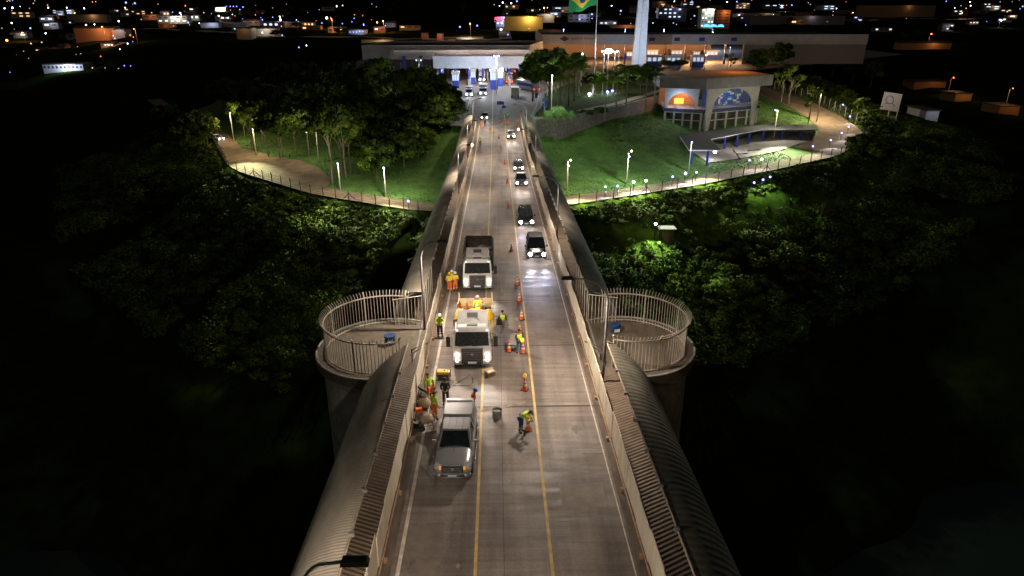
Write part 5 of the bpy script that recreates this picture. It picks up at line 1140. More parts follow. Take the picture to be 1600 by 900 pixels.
# left grove: pale forked trunks
for i, (px, py, top, wd) in enumerate([(420, 246, 165, 9), (438, 250, 172, 9), (442, 246, 168, 8), (412, 228, 160, 9), (462, 238, 170, 8), (484, 245, 165, 9), (519, 288, 150, 10), (534, 275, 175, 8), (541, 278, 168, 9), (549, 270, 170, 8), (383, 215, 158, 8), (395, 232, 168, 7)]):
    p = hit(px, py); t = tree(p, max(5, topz(px, top, p.y)-p.z), wd, '%s of the pale forked trunks on the left lawn' % ['third', 'fourth, leaning,', 'fifth', 'second', 'sixth', 'seventh', 'frontmost and darkest', 'ninth', 'tenth', 'rightmost', 'leftmost', 'thinnest'][i], [1, 4, 0][i % 3], 2, 'pale-trunked trees on the left lawn', .78, .7)
pcs = [(590, 285, 215, 9), (575, 262, 200, 10), (610, 262, 195, 11), (640, 245, 180, 11), (560, 235, 180, 10), (600, 232, 165, 11), (650, 215, 150, 11), (625, 205, 140, 11), (690, 200, 138, 9), (670, 185, 118, 11), (700, 185, 130, 8), (645, 175, 100, 12), (660, 160, 98, 10), (615, 180, 118, 11), (585, 200, 130, 12), (560, 195, 130, 11), (530, 190, 125, 12), (600, 150, 85, 12), (575, 160, 95, 12), (545, 150, 90, 12), (510, 170, 110, 12), (480, 195, 130, 12), (450, 185, 125, 12), (420, 190, 130, 12), (500, 215, 160, 11), (470, 215, 155, 11), (390, 180, 120, 12), (350, 170, 118, 12), (310, 215, 170, 10), (292, 222, 178, 9), (325, 230, 180, 8), (270, 205, 160, 12), (630, 160, 105, 10), (685, 165, 110, 8), (480, 150, 92, 13), (440, 150, 95, 13)]
words = ['near the left lawn lamp post', 'left of the lawn lamp post', 'by the left canopy edge', 'beside the far left canopy', 'in the grove middle', 'deeper in the grove', 'nearest the railing by the plaza', 'before the lit parking', 'touching the plaza road', 'in front of the customs posts', 'by the cone at the plaza edge', 'left of the customs canopy', 'under the end of the front canopy', 'with yellow-green lit leaves', 'in the dark grove centre', 'beside the lit-leaf tree', 'behind the pale trunks', 'at the left end of the customs roof', 'left of the twin lit posts', 'far left of the customs roof', 'above the pale trunks', 'behind the leaning pale trunk', 'behind the purple lamp', 'behind the leaning pole', 'over the lay-by grass', 'over the pale trunks row', 'left behind the parked cars', 'in the black wood upper left', 'hanging over the parked cars', 'left of the parked cars', 'below the parked cars', 'leftmost and lit yellow', 'before the white customs wall', 'before the blue-lit buses', 'in the black wood centre', 'in the black wood left']
for i, (px, py, top, wd) in enumerate(pcs):
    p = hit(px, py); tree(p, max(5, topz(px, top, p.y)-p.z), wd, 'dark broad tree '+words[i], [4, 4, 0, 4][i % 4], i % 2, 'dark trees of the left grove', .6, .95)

for i, (px, py, top, wd) in enumerate([(640, 232, 172, 12), (618, 245, 185, 12), (668, 222, 165, 11), (690, 212, 165, 9), (705, 200, 150, 8), (655, 250, 195, 10), (632, 262, 205, 10), (678, 202, 150, 11)]):
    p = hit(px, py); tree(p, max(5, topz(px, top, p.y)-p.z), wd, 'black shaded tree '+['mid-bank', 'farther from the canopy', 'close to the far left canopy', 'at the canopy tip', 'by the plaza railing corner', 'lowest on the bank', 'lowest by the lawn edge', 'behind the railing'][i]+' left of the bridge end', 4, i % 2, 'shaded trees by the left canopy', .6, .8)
for i, (px, py, top, wd) in enumerate([(1235, 120, 62, 14), (1265, 118, 66, 14), (1300, 120, 72, 14), (1330, 130, 80, 14), (1180, 120, 70, 11), (1360, 135, 90, 13)]):
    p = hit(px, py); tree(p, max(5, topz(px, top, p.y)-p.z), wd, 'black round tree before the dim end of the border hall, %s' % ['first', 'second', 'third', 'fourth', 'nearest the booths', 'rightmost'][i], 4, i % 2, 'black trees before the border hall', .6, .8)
# undergrowth on the slopes below the track
def undergrowth():
    cen = []; nn = []; mi = []
    n = 0
    while n < 7200:
        k = 400; x = rng.uniform(-120, 190, k); d0 = rng.uniform(0, 1, k)**1.15*36; 
        # walk outwards from the track
        i = rng.integers(3, 17, k); f = rng.random(k); a = ROAD[i, :2]; c = ROAD[i+1, :2]; b0 = a+(c-a)*f[:, None]; dr = (c-a)/np.linalg.norm(c-a, axis=1, keepdims=True); nr = np.stack([dr[:, 1], -dr[:, 0]], 1)
        P = b0+nr*(3.2+d0[:, None]); X, Y = P[:, 0], P[:, 1]
        ok = ~inside(INP, X, Y) & ((np.abs(X-CX) > 9.6)); dd_, _ = segd(ROAD, X, Y); ok &= dd_ > 3.6
        for x_, y_, q in zip(X[ok], Y[ok], dd_[ok]):
            if n >= 7200: break
            if x_ > 12 and 8.5 < q+2*math.sin(x_*.13) < 15.5 and rng.random() < .82: continue
            r = (rng.uniform(.6, 1.5)+(rng.random() < .12)*rng.uniform(.6, 2.2))*(.6 if q < 9 else 1.); z = gz(x_, y_); m = int(44+30*r*r)
            w_ = rng.normal(size=(m, 3)); w_ /= np.linalg.norm(w_, axis=1, keepdims=True); w_[:, 2] = np.abs(w_[:, 2])
            cen.append(np.array([x_, y_, z])+w_*r*rng.uniform(.55, 1.1, (m, 1))*np.array([1, 1, rng.uniform(.4, .9)])); nn.append(w_); mi.append(np.full(m, rng.choice([0, 0, 1, 1, 2]))); n += 1
    P = ROAD[3:17, :2]; k = 0
    while k < 3600:
        i = rng.integers(0, len(P)-1); a, c = P[i], P[i+1]; L_ = np.linalg.norm(c-a)
        if rng.random() > L_/40: continue
        dr = (c-a)/L_; q_ = a+(c-a)*rng.random()+np.array([dr[1], -dr[0]])*rng.uniform(3.6, 12); k += 1
        if abs(q_[0]-CX) < 9.3 or bool(inside(INP, q_[:1], q_[1:2])[0]): continue
        dq = float(segd(ROAD, q_[:1], q_[1:2])[0][0])
        if dq < 3.4 or (q_[0] > 12 and dq > 8): continue
        r = rng.uniform(.4, .95); m = int(26+60*r*r); w_ = rng.normal(size=(m, 3)); w_ /= np.linalg.norm(w_, axis=1, keepdims=True); w_[:, 2] = np.abs(w_[:, 2])
        cen.append(np.array([q_[0], q_[1], gz(*q_)])+w_*r*rng.uniform(.4, 1.1, (m, 1))*np.array([1.2, 1.2, .55])); nn.append(w_); mi.append(np.full(m, rng.choice([0, 0, 2, 2, 1])))
    cen = np.concatenate(cen); mi = np.concatenate(mi)
    me = quads_mesh('undergrowth', leaf_quads(cen, .24, np.concatenate(nn)), mats3, mi); o = bpy.data.objects.new('undergrowth', me); C.objects.link(o); o['label'] = 'dense bushes and creepers on the slope below the dirt track'; o['kind'] = 'stuff'
undergrowth()
def grass():
    x = rng.uniform(-100, 112, 60000); y = rng.uniform(128, 240, 60000); ok = inside(INP, x, y) & ~inside(PLAZA, x, y); d, _ = segd(ROAD, x, y); ok &= (d > 3.2) & ~((x > 76) & (d < 10))
    for poly in (np.array([(p.x, p.y) for p in yard]), np.array([(p.x, p.y) for p in lay]), np.array(roofpoly)): ok &= ~inside(poly, x, y)
    x, y = x[ok], y[ok]; z = ground(x, y); h = rng.uniform(.08, .22, len(x)); a = rng.uniform(0, 6.28, len(x)); w_ = rng.uniform(.08, .2, len(x)); dx, dy = np.cos(a)*w_, np.sin(a)*w_
    Q = np.stack([np.stack([x-dx, y-dy, z], 1), np.stack([x+dx, y+dy, z], 1), np.stack([x+dx*.6+dy*.4, y+dy*.6, z+h], 1), np.stack([x-dx*.6+dy*.4, y-dy*.6, z+h*.8], 1)], 1)
    me = quads_mesh('grass_blades', Q, [M('grass_blade', (.105, .21, .032), (.055, .115, .02), .8, scale=.4)]); o = bpy.data.objects.new('grass', me); C.objects.link(o); o['label'] = 'short green lawn grass on both banks'; o['kind'] = 'stuff'
grass()

# ------------------------------------------------------------------ border plaza
corr = M('corrugated_white', (.55, .56, .58), (.46, .47, .5), .6, scale=.8, bump=.05, wave=('X', 1.0, 0)); darkroof = M('dark_roof', (.07, .07, .075), (.04, .04, .045), .8)
def canopy_hall(lab, p0, p1, ytop, z1, depth, zb, roofm, leg_n=8, name='customs_canopy', skew=0.):
    """front fascia from p0 to p1 (ground plan), z1 underside"""
    a, c = Vector(p0), Vector(p1); d = (c-a).normalized(); n = Vector((-d.y, d.x)); t = thing(name, lab, 'canopy', (a.x, a.y, 0)); o = lambda q: (q.x-a.x, q.y-a.y)
    zt = ytop; q = [a, c, c+n*depth+d*skew, a+n*depth+d*skew]
    b = MB()
    for i in range(4): b.quad((*o(q[i]), z1), (*o(q[(i+1) % 4]), z1), (*o(q[(i+1) % 4]), zt), (*o(q[i]), zt))
    b.build('fascia', corr, t)
    b = MB(); b.prism([o(p+(n*.4)) for p in q[:2]]+[o(p-(n*.4)) for p in q[2:]], zt-1.0, zt-.9); b.build('roof', roofm, t)
    b = MB(); b.prism([o(p+(n*.4)) for p in q[:2]]+[o(p-(n*.4)) for p in q[2:]], z1+.1, z1+.2); b.build('ceiling', M('ceiling_pale', (.5, .5, .5)), t)
    L = (c-a).length
    for r_ in (.2, .75):
        for k in range(leg_n):
            p = a+d*L*(k+.5)/leg_n+n*depth*r_; b = MB(); x, y = o(p); b.box(x-.3, x+.3, y-.3, y+.3, 0, 3.0, k=1); b.box(x-.27, x+.27, y-.27, y+.27, 3.0, z1+.1); b.build('column', [blue, cream], t)
    return t
f0 = aty(677, 107, 241); f1 = aty(830, 107, 241)
canopy_hall('front customs canopy with pale ribbed fascia and orange-lit roof across the road', (f0.x, 241), (f1.x, 241), aty(677, 88, 241).z, f0.z, 16, 0, M('orange_roof', (.4, .25, .18)), 7)
f0 = aty(617, 100, 268); f1 = aty(828, 96, 268); canopy_hall('second customs canopy with a thin pale edge behind the first', (f0.x, 266), (f1.x, 268), 11.2, 9.2, 14, 0, darkroof, 8)
f0 = aty(567, 100, 292); f1 = aty(828, 96, 292); canopy_hall('rear customs hall with long pale wall and dark roof', (f0.x, 292), (f1.x, 292), 11.6, 6.2, 40, 0, darkroof, 9, 'customs_hall', skew=8)
for x in (-18, -8, 2, 9): light('canopy_light', 'POINT', (x, 246, 6.2), 2400, (.95, .95, 1), .4)
for x in (-14, -2, 8): light('canopy_light', 'POINT', (x, 262, 6.2), 1200, (1, .85, .7), .4)
light('fascia_fill', 'SPOT', (-4.5, 222, 11), 13000, (.72, .82, 1), .3, (-12, 241, 8.5), 100, .7); light('fascia_fill', 'SPOT', (8, 224, 11), 5000, (1, .8, .72), .3, (6, 241, 8.5), 90, .7); light('roof_glow_lamp', 'POINT', (4, 252, 15), 900, (1, .4, .12), .3); light('roof_glow_lamp', 'POINT', (-12, 252, 15), 700, (1, .4, .12), .3)  # fascia spots are added fill, with no fixtures of their own
# booths
def booth(px, py, wpx, hpx, lab, z=0., mats_=None, depth=4.):
    p = atz(px, py, z); w_ = hsize(wpx, p); h = hsize(hpx, p)*1.05; t = thing('toll_booth', lab, 'booth', p, group='booths under the customs roofs')
    b = MB(); b.box(-w_/2, w_/2, 0, depth, 0, h*.45, k=0); b.box(-w_/2, w_/2, .02, depth, h*.45, h*.85, k=1); b.build('cabin', mats_ or [blue, M('booth_white', (.6, .6, .6))], t)
    b = MB(); b.box(-w_/2-.3, w_/2+.3, -.3, depth+.3, h*.85, h); b.build('roof', M('booth_roof', (.65, .62, .55)), t)
    for k in range(3):
        b = MB(); x = -w_/2+w_*(k+.5)/3; b.box(x-w_*.11, x+w_*.11, -.04, .0, h*.48, h*.8); b.build('window', M('booth_window', (.3, .4, .6), emit=(.6, .75, 1), es=.7), t)
for i, a in enumerate([(772, 140, 12, 30), (782, 135, 7, 26), (738, 132, 10, 22), (712, 138, 10, 24), (752, 118, 9, 14), (788, 118, 8, 14)]):
    booth(*a, ['blue booth on the island in front of the customs canopy', 'narrow blue and white booth right of the island booth', 'blue booth under the front canopy left of the trucks', 'leftmost blue booth under the front canopy', 'small booth deep under the canopy in the middle', 'small booth deep under the canopy, right'][i])
# big hall on the right
HY = 347; hl = aty(847, 70, HY); hr = aty(1345, 70, HY+6)
ht = thing('border_hall', 'very long pale border hall with orange-lit bays behind the pylon', 'building', (hl.x, HY, 0)); zt, zb_ = aty(847, 54, HY).z, aty(847, 70, HY).z; Wd = hr.x-hl.x
b = MB(); b.box(0, Wd, 0, .4, zb_, zt); b.box(0, .4, .4, 60, zb_, zt); b.build('fascia', M('hall_fascia', (.5, .5, .52), (.42, .42, .45), .6, scale=.3), ht)
b = MB(); b.box(.2, Wd, .3, 60, zt-1.2, zt-1.0); b.build('roof', darkroof, ht)
b = MB(); b.box(0, Wd*.62, 55, 56, 0, zb_+.5, k=0); b.build('back_wall', M('hall_wall_warm', (.45, .3, .22), (.3, .2, .14)), ht); b = MB(); b.box(Wd*.62, Wd, .6, 1.0, 0, zb_+.1, k=1); b.build('wall', [M('hall_wall_warm', (.45, .3, .22), (.3, .2, .14)), M('hall_wall_dim', (.3, .27, .24))], ht)
for k in range(6):
    b = MB(); x = Wd*.66+k*Wd*.055; b.box(x, x+Wd*.04, .5, .56, zb_-1.4+1.6, zb_+.9); b.build('window', M('window_dark', (.05, .05, .06)), ht)
for k in range(9):
    x = Wd*(.07+.062*k); b = MB(); b.box(x-.35, x+.35, 1, 1.8, 0, 5, k=0); b.box(x-.33, x+.33, 1.02, 1.78, 5, zb_+.3, k=1); b.build('column', [blue, cream], ht)
for k, px in enumerate((1019, 1058, 1097, 1147)):
    q = aty(px, 61, HY); b = MB(); b.box(q.x-hl.x-1.4, q.x-hl.x+1.4, -.06, .0, q.z-.9, q.z+.7); b.build('sign', blue if k != 1 else M('sign_dark', (.05, .05, .08)), ht)
q = aty(882, 60, HY); b = MB(); x0, z0 = q.x-hl.x, q.z; b.quad((x0-2.4, -.08, z0-.2), (x0, -.08, z0-1.3), (x0+2.4, -.08, z0-.2), (x0, -.08, z0+1.1)); b.build('emblem', M('emblem_blue', (.04, .09, .22)), ht)
fc_ = bpy.data.curves.new('lettering', 'FONT'); fc_.body = 'RECEITA FEDERAL'; fc_.size = 1.55; fc_.extrude = .03; lo = bpy.data.objects.new('lettering', fc_); C.objects.link(lo); lo.parent = ht; lo.location = (x0+2.9, -.1, z0-.55); fc_.materials.append(M('letter_blue', (.05, .12, .25)))
lm = bpy.data.meshes.new_from_object(lo); bpy.data.objects.remove(lo); lo = bpy.data.objects.new('lettering', lm); C.objects.link(lo); lo.parent = ht; lo.location = (x0+2.9, -.1, z0-.55); lo.rotation_euler = (PI/2, 0, 0)
for px, pw in ((860, 500), (905, 1300), (960, 900), (1030, 1500), (1075, 1600), (1110, 1600), (1150, 900)):
    q = aty(px, 74, HY+14); light('hall_light', 'POINT', (q.x, HY+14, q.z-1), pw*9, (1, .52, .22), .4)
for i, px in enumerate((880, 930, 975, 1035, 1110)): lamp_post(px, 79, 46, ['first','second','third','fourth','last'][i]+' added lamp post in the row lighting the long border hall', 1, e_blue, 20000, (.6, .72, 1), plane=0, grp='lamp posts on the plaza')  # posts added as fixtures for the fill on the hall fascia
light('hall_front_fill', 'POINT', (aty(870, 70, HY-5).x, HY-6, zb_-2.5), 420, (1, .5, .22), .3); light('hall_front_fill', 'POINT', (aty(915, 70, HY-5).x, HY-6, zb_-2.5), 420, (1, .5, .22), .3)  # points added to brighten the hall front, no lamps there
light('hall_dim_lamp', 'POINT', (aty(1300, 70, HY-5).x, HY-22, 10), 500, (1, .75, .5), .3)
for i, a in enumerate([(985, 93, 12, 11), (1019, 92, 17, 13), (1057, 90, 17, 11), (1022, 104, 24, 16), (1052, 103, 22, 14), (1090, 105, 18, 17), (1112, 92, 18, 12), (1088, 90, 10, 9)]):
    booth(*a, ['white-roofed toll booth left of the pylon', 'toll booth just right of the pylon', 'back row toll booth under the hall, middle', 'wide front toll booth beside the pylon', 'front row toll booth with yellow sign', 'blue toll booth beside the red lamp', 'back row toll booth at the right end', 'small back toll booth between columns'][i])
# pylon
pb = aty(997, 106, 300); pb.z = 0; g = thing('pylon', 'tall white twin-bladed pylon tapering upward beside the flagpole', 'monument', (pb.x, 300, 0)); s0 = hsize(10.5, (pb.x, 300, 5)); s1 = hsize(4.0, (pb.x, 300, 50)); HT = 62
pw_ = M('pylon_white', (.72, .73, .75), rough=.5)
for sg, (u0, u1) in ((-1, (-1, -.16)), (1, (-.1, 1))):
    b = MB(); z0_, z1_ = -1, HT
    q0 = [(u0*s0, 0), (u1*s0, -1.8 if sg > 0 else -.9), (u1*s0, 1.2), (u0*s0, 2)]; q1 = [(u0*s1+.7, 0), (u1*s1+.7, -1.0 if sg > 0 else -.4), (u1*s1+.7, .6), (u0*s1+.7, 1)]
    for i in range(4): b.quad((*q0[i], z0_), (*q0[(i+1) % 4], z0_), (*q1[(i+1) % 4], z1_), (*q1[i], z1_))
    b.quad(*[(*q, z1_) for q in q1]); b.build('blade', pw_, g)
light('pylon_flood', 'SPOT', (pb.x-14, 262, 6), 42000, (.62, .76, 1), .4, (pb.x, 300, 17), 50, .6); light('pylon_flood', 'SPOT', (pb.x+6, 268, 3), 9000, (.7, .8, 1), .4, (pb.x, 300, 20), 50, .6)
# flagpole and flag
p = atz(927, 148, 0); g = thing('flagpole', 'tall thin metal flagpole on the plaza', 'flagpole', p); b = MB(); b.tube([(0, 0, 0), (0, 0, 20), (0, 0, 38)], [.22, .16, .1], 10); b.build('pole', steel, g); b = MB(); b.box(-.7, .7, -.7, .7, 0, .35); b.build('plinth', concrete, g)
b = MB(); nx_, nz_ = 90, 60
Fw, Fh = 8.6, 6.2
def fp_(u, v): return (-.15-u*Fw*(1-.05*v), .55*math.sin(u*7+v*1.5)*u, 26.3+6.4*v-u*2.4*(1-v*.3)+.35*math.sin(u*8.5)*(1-v*.4))
for i in range(nx_):
    for j in range(nz_):
        u0, u1, v0, v1 = i/nx_, (i+1)/nx_, j/nz_, (j+1)/nz_; um, vm = (u0+u1)/2-.5, (v0+v1)/2-.5
        k = 2 if (um*Fw)**2+(vm*Fh)**2 < 1.15**2 else (1 if abs(um)/.42+abs(vm)/.40 < 1 else 0)
        b.quad(fp_(u0, v0), fp_(u1, v0), fp_(u1, v1), fp_(u0, v1), k=k)
tag(b.build('flag', [M('flag_green', (.01, .3, .1), (.008, .24, .08), .6), M('flag_yellow', (.75, .6, .02), (.65, .5, .02), .6), M('flag_blue', (.02, .05, .25))], loc=p, smooth=True), 'green flag with yellow diamond and blue disc flying at the top edge', 'flag')
light('flag_light', 'SPOT', (p.x-3, p.y-14, 4), 16000, (1, 1, 1), .3, (p.x-4, p.y, 29), 40, .6)
# plaza lamp posts
PP = dict(grp='lamp posts on the plaza')
lamp_post(776, 148, 87, 'twin-headed lamp post on the island before the customs canopy', 2, e_blue, 9500, COOL, plane=0, **PP)
lamp_post(657, 150, 94, 'twin-headed lamp post among the trees left of the canopy', 2, e_blue, 700, COOL, plane=0, **PP)
lamp_post(941, 150, 80, 'very bright lamp post left of the pylon', 2, e_white, 3000, (.8, .9, 1), plane=0, **PP)
lamp_post(957, 152, 80, 'very bright lamp post nearest the pylon', 2, e_white, 2500, (.8, .9, 1), plane=0, **PP)
lamp_post(964, 148, 78, 'thin unlit post right of the bright lamps', 0, power=0, plane=0, **PP)
lamp_post(855, 150, 117, 'lamp post above the bright palms by the road', 1, e_blue, 1500, COOL, plane=0, **PP)
lamp_post(908, 135, 84, 'orange-glowing lamp post behind the palms', 1, e_headw, 1600, (1, .6, .25), plane=0, **PP)
lamp_post(1101, 110, 86, 'red-glowing lamp post before the blue booth', 1, M('lamp_redwarm', (1, .4, .3), emit=(1, .45, .35), es=30), 900, (1, .5, .3), plane=0, **PP)
lamp_post(1137, 108, 74, 'blue-white lamp post right of the booths', 1, e_blue, 900, COOL, plane=0, **PP)
# very bright floodlight cluster at the post left of the pylon
q = aty(951, 80, 228); b = MB()
for k in range(3): b.ball((-.5+.5*k, -.2, .1*(k % 2)), .62, 12)
b.tube([(-1.2, 0, 0), (1.2, 0, 0)], .06, 5); tag(b.build('floodlight_bank', emis('flood_bank', (.9, .94, 1), 60), loc=q), 'dazzling bank of floodlights left of the white pylon', 'floodlight')
b = MB(); b.tube([(0, 0, 0), (0, 0, q.z)], .12, 8); tag(b.build('flood_mast', steel, loc=(q.x, q.y, 0)), 'mast carrying the dazzling floodlight bank', 'mast')
light('flood_bank_light', 'POINT', q+Vector((0, -1, 0)), 4500, (.8, .9, 1), .5)
for i, (px, py) in enumerate([(921, 149), (949, 146), (957, 144)]):
    q = atz(px, py, .3); b = MB(); b.ball((0, 0, .4), .42, 10); b.tube([(0, 0, -.3), (0, 0, .2)], .1, 6)
    tag(b.build('ground_light', e_white if i == 0 else e_blue, loc=q), ['white ground light at the flagpole foot', 'left of two ground lights by the bright masts', 'right of two ground lights by the bright masts'][i], 'ground light'); light('ground_light_glow', 'POINT', q+Vector((0, -.6, 1.0)), 350, COOL, .3)

# vehicles on the plaza
def box_truck(label, loc, rz, col, L=7., wd=1.2, h=3.4, lights=True, tail=False, grp='lorries on the plaza', bus=False):
    t = thing('lorry', label, 'lorry', loc, rz, group=grp)
    if bus: b = MB(); b.box(-wd, wd, 0, L, .5, h); bevel(b.build('body', col, t), .12); b = MB(); b.box(-wd*.9, wd*.9, -.03, .0, 1.5, 2.7); b.box(wd, wd+.03, .5, L-.5, 1.6, 2.5); b.box(-wd-.03, -wd, .5, L-.5, 1.6, 2.5); b.build('window', glass, t)
    else:
        b = MB(); b.box(-wd*.95, wd*.95, 0, 1.9, .55, 2.5, tx=.08, ty=.1); bevel(b.build('cab', col, t), .08); b = MB(); b.box(-wd*.85, wd*.85, -.02, .05, 1.5, 2.2); b.build('windscreen', glass, t)
        b = MB(); b.box(-wd, wd, 2.1, L, .9, h); b.build('cargo_box', M('cargo_white', (.6, .58, .54)) if col is not blue else M('cargo_brown', (.3, .2, .14)), t)
    for y in (1.0, L-1.4):
        for s in (-1, 1): wheel(t, s*wd*.85, y, .48, .3)
    for s in (-1, 1):
        if lights: b = MB(); b.ball((s*wd*.7, -.05, .85), .2, 10); b.build('headlight', e_white, t)
        b = MB(); b.box(s*wd*.75-.15, s*wd*.75+.15, L, L+.05, .8, 1.1); b.build('tail_light', e_red if tail else M('red_lens', (.4, .01, .01)), t)
        b = MB(); b.box(s*(wd*.8)-.1, s*(wd*.8)+.1, .3, .5, 2.5, 2.6); b.build('marker_lamp', e_blue, t)
    if lights: light('headlight_beam', 'SPOT', (0, -.4, .9), 900, (.9, .93, 1), .3, (0, -14, -.2), 70, .7, parent=t)
box_truck('white van-like lorry with blue lamps coming out from the canopy', atz(733, 152, 0), 0, wcar, 6, 1.1, 2.9)
box_truck('lorry with a cluster of bright lamps leaving the canopy', atz(755, 150, 0), 0, wcar, 8, 1.2, 3.2)
box_truck('bright-lamped lorry queued under the canopy in the middle', atz(753, 128, 0), 0, wcar, 8, 1.2, 3.4)
box_truck('white box lorry seen from behind driving to the customs', atz(804, 150, 0)+Vector((0, 0, 0)), PI, wcar, 7, 1.2, 3.3, False, False)
box_truck('brown and blue lorry with red tail lamps right of the island', atz(795, 128, 0), PI, blue, 9, 1.25, 3.6, False, True)
box_truck('long grey-topped bus with a red tail lamp at the right', atz(812, 139, 0), PI+R(28), grey_car, 11, 1.3, 3.2, False, True, bus=True)
box_truck('bus parked under the canopy with red lamps behind', atz(800, 112, 0), PI, wcar, 9, 1.3, 3.2, False, True, bus=True)
for i, (px, py) in enumerate([(706, 158), (720, 150)]): car(['white car behind the tree at the plaza left edge', 'dark car beside the canopy left posts'][i], atz(px, py, 0), wcar if i == 0 else black_car, 4.2, .87, 1.5, 'suv', e_white, False, rz=R(80), group='parked cars', rx=0)
for i, (px, py) in enumerate([(604, 148), (618, 149), (632, 147), (650, 140), (590, 140), (612, 132), (668, 140), (640, 128)]):
    car(['leftmost car in the lot seen through the trees', 'second car in the front row of the tree-hidden lot', 'third car in the front row of the tree-hidden lot', 'fourth car in the front row of the tree-hidden lot', 'car at the far left corner of the hidden lot', 'car in the back row of the hidden lot, left', 'car nearest the plaza road in the hidden lot', 'car in the back row of the hidden lot, right'][i], atz(px, py, 0), [wcar, grey_car, wcar, black_car][i % 4], 4.2, .87, 1.5, 'suv', e_blue, False, rz=R(10*i), group='cars in the parking lot', rx=0)
light('lot_light', 'POINT', atz(625, 140, 6), 420, (.85, .9, 1), .4); light('lot_light', 'POINT', atz(660, 125, 6), 450, (.9, .9, 1), .4); light('lot_light', 'POINT', atz(600, 118, 7), 350, (.9, 1, .7), .4); light('lot_light', 'POINT', atz(690, 165, 5), 500, (1, .8, .6), .4)
# blue signs and gantry, railings
def sign_board(px, py, wpx, hpx, foot, lab):
    p = atz(px, foot, 0); q = aty(px, py, p.y); t = thing('road_sign', lab, 'road sign', p, group='blue signs at the plaza entrance'); w_, h_ = hsize(wpx, q), hsize(hpx, q)
    b = MB(); b.box(-w_/2, w_/2, -.05, .05, q.z-h_/2, q.z+h_/2); b.build('panel', blue, t); b = MB(); b.tube([(0, .08, 0), (0, .08, q.z)], .08, 6); b.build('post', steel, t)
sign_board(782, 161, 11, 5, 176, 'wide blue road sign over the closed lane'); sign_board(787, 167, 6, 4, 178, 'small blue sign below the wide blue one')
sign_board(851, 165, 7, 6, 180, 'blue square sign beside the bright palms'); sign_board(838, 149, 4, 8, 157, 'narrow blue panel by the right kerb')
sign_board(850, 156, 6, 5, 181, 'dark panel above the blue square sign')
b = MB(); p0, p1 = deck(768, 187), deck(812, 187)
for k in range(9): q = p0.lerp(p1, k/8); b.tube([q, q+Vector((0, 0, 1.1))], .03, 5)
b.tube([p0+Vector((0, 0, 1.1)), p1+Vector((0, 0, 1.1))], .04, 5); b.tube([p0+Vector((0, 0, .6)), p1+Vector((0, 0, .6))], .03, 5); tag(b.build('crowd_barrier', M('barrier_dark', (.1, .1, .11))), 'low metal barrier across the closed lane behind the cones', 'barrier')
b = MB(); pr = [(-6.5, 163.5), (-12, 166), (-19, 169.5), (-19.5, 190), (-24, 234)]
for a, c in zip(pr[:-1], pr[1:]):
    n = int(math.dist(a, c)/.9)
    for k in range(n+1): x = a[0]+(c[0]-a[0])*k/n; y = a[1]+(c[1]-a[1])*k/n; b.tube([(x, y, -.2), (x, y, 2.0)], .035, 4)
    for z in (.3, 1.9): b.tube([(*a, z), (*c, z)], .04, 4)
tag(b.build('railing', M('railing_grey', (.22, .2, .19))), 'tall bar railing along the left edge of the plaza', 'railing')
b = MB(); c0 = [(7.4, 163, .15), (9, 175, .15), (12, 200, .15), (14, 225, .15), (26, 262, .15)]
MB().grid([[(x, y, .02), (x, y, .17), (x+.35, y, .17), (x+.35, y, .02)] for x, y, z in c0]).build('kerb', concrete)['kind'] = 'structure'
b = MB()
for a, c in zip(c0[:-1], c0[1:]): b.quad((a[0]-.5, a[1], .026), (a[0]-.35, a[1], .026), (c[0]-.35, c[1], .026), (c[0]-.5, c[1], .026))
b.build('lane_line', wmark)['kind'] = 'structure'
b = MB()
for x, y0, y1 in ((-1.0, 166, 238), (2.1, 172, 180), (-8, 172, 236)): b.quad((x-.08, y0, .026), (x+.08, y0, .026), (x+.08, y1, .026), (x-.08, y1, .026))
b.build('lane_line', wmark)['kind'] = 'structure'

# ------------------------------------------------------------------ the town beyond
def house(px, py, wpx, hpx, lab, wall=(.3, .28, .25), win=None, roof=(.06, .055, .055), depth=12, lit=0, litc=(1, .5, .2), name='building', nwin=0, rz=0., gable=False, cat='building', pow_=1.):
    p = hit(px, py); w_ = hsize(wpx, p); h = hsize(hpx, p); t = thing(name, lab, cat, p, rz, group='town buildings beyond the border')
    wm = M('wall_%d_%d_%d' % tuple(int(c*100) for c in wall), wall); rmm = M('roof_%d_%d' % (int(roof[0]*100), int(roof[1]*100)), roof)
    b = MB(); b.box(-w_/2, w_/2, 0, depth, -3, h); b.build('wall', wm, t)
    b = MB()
    if gable: b.prism([(-w_/2-.5, -.5), (w_/2+.5, -.5), (w_/2+.5, depth+.5), (-w_/2-.5, depth+.5)], h, h+.2); b.box(-w_/2-.4, w_/2+.4, -.4, depth+.4, h+.2, h+1.8, ty=depth*.4)
    else: b.box(-w_/2-.5, w_/2+.5, -.5, depth+.5, h, h+.4)
    b.build('roof', rmm, t)
    rows_ = max(1, int(h/3.2))
    if nwin:
        for r_ in range(rows_):
            for k in range(nwin):
                x = -w_/2+w_*(k+.5)/nwin; z = (r_+.45)*h/rows_; b = MB(); b.box(x-w_/nwin*.25, x+w_/nwin*.25, -.08, .0, z, z+h/rows_*.35)
                e = win and random.random() < .55; b.build('window', M('window_lit_%d' % int(win[2]*10), win, emit=win, es=1.3) if e else M('window_dark', (.05, .05, .06)), t)
    if lit: light('street_glow', 'POINT', (p.x+w_*.15, p.y-5, p.z+h*.8+2), lit*pow_, litc, .5)
    return p, w_, h
W1 = (.95, .9, .75); W2 = (.6, .75, 1)
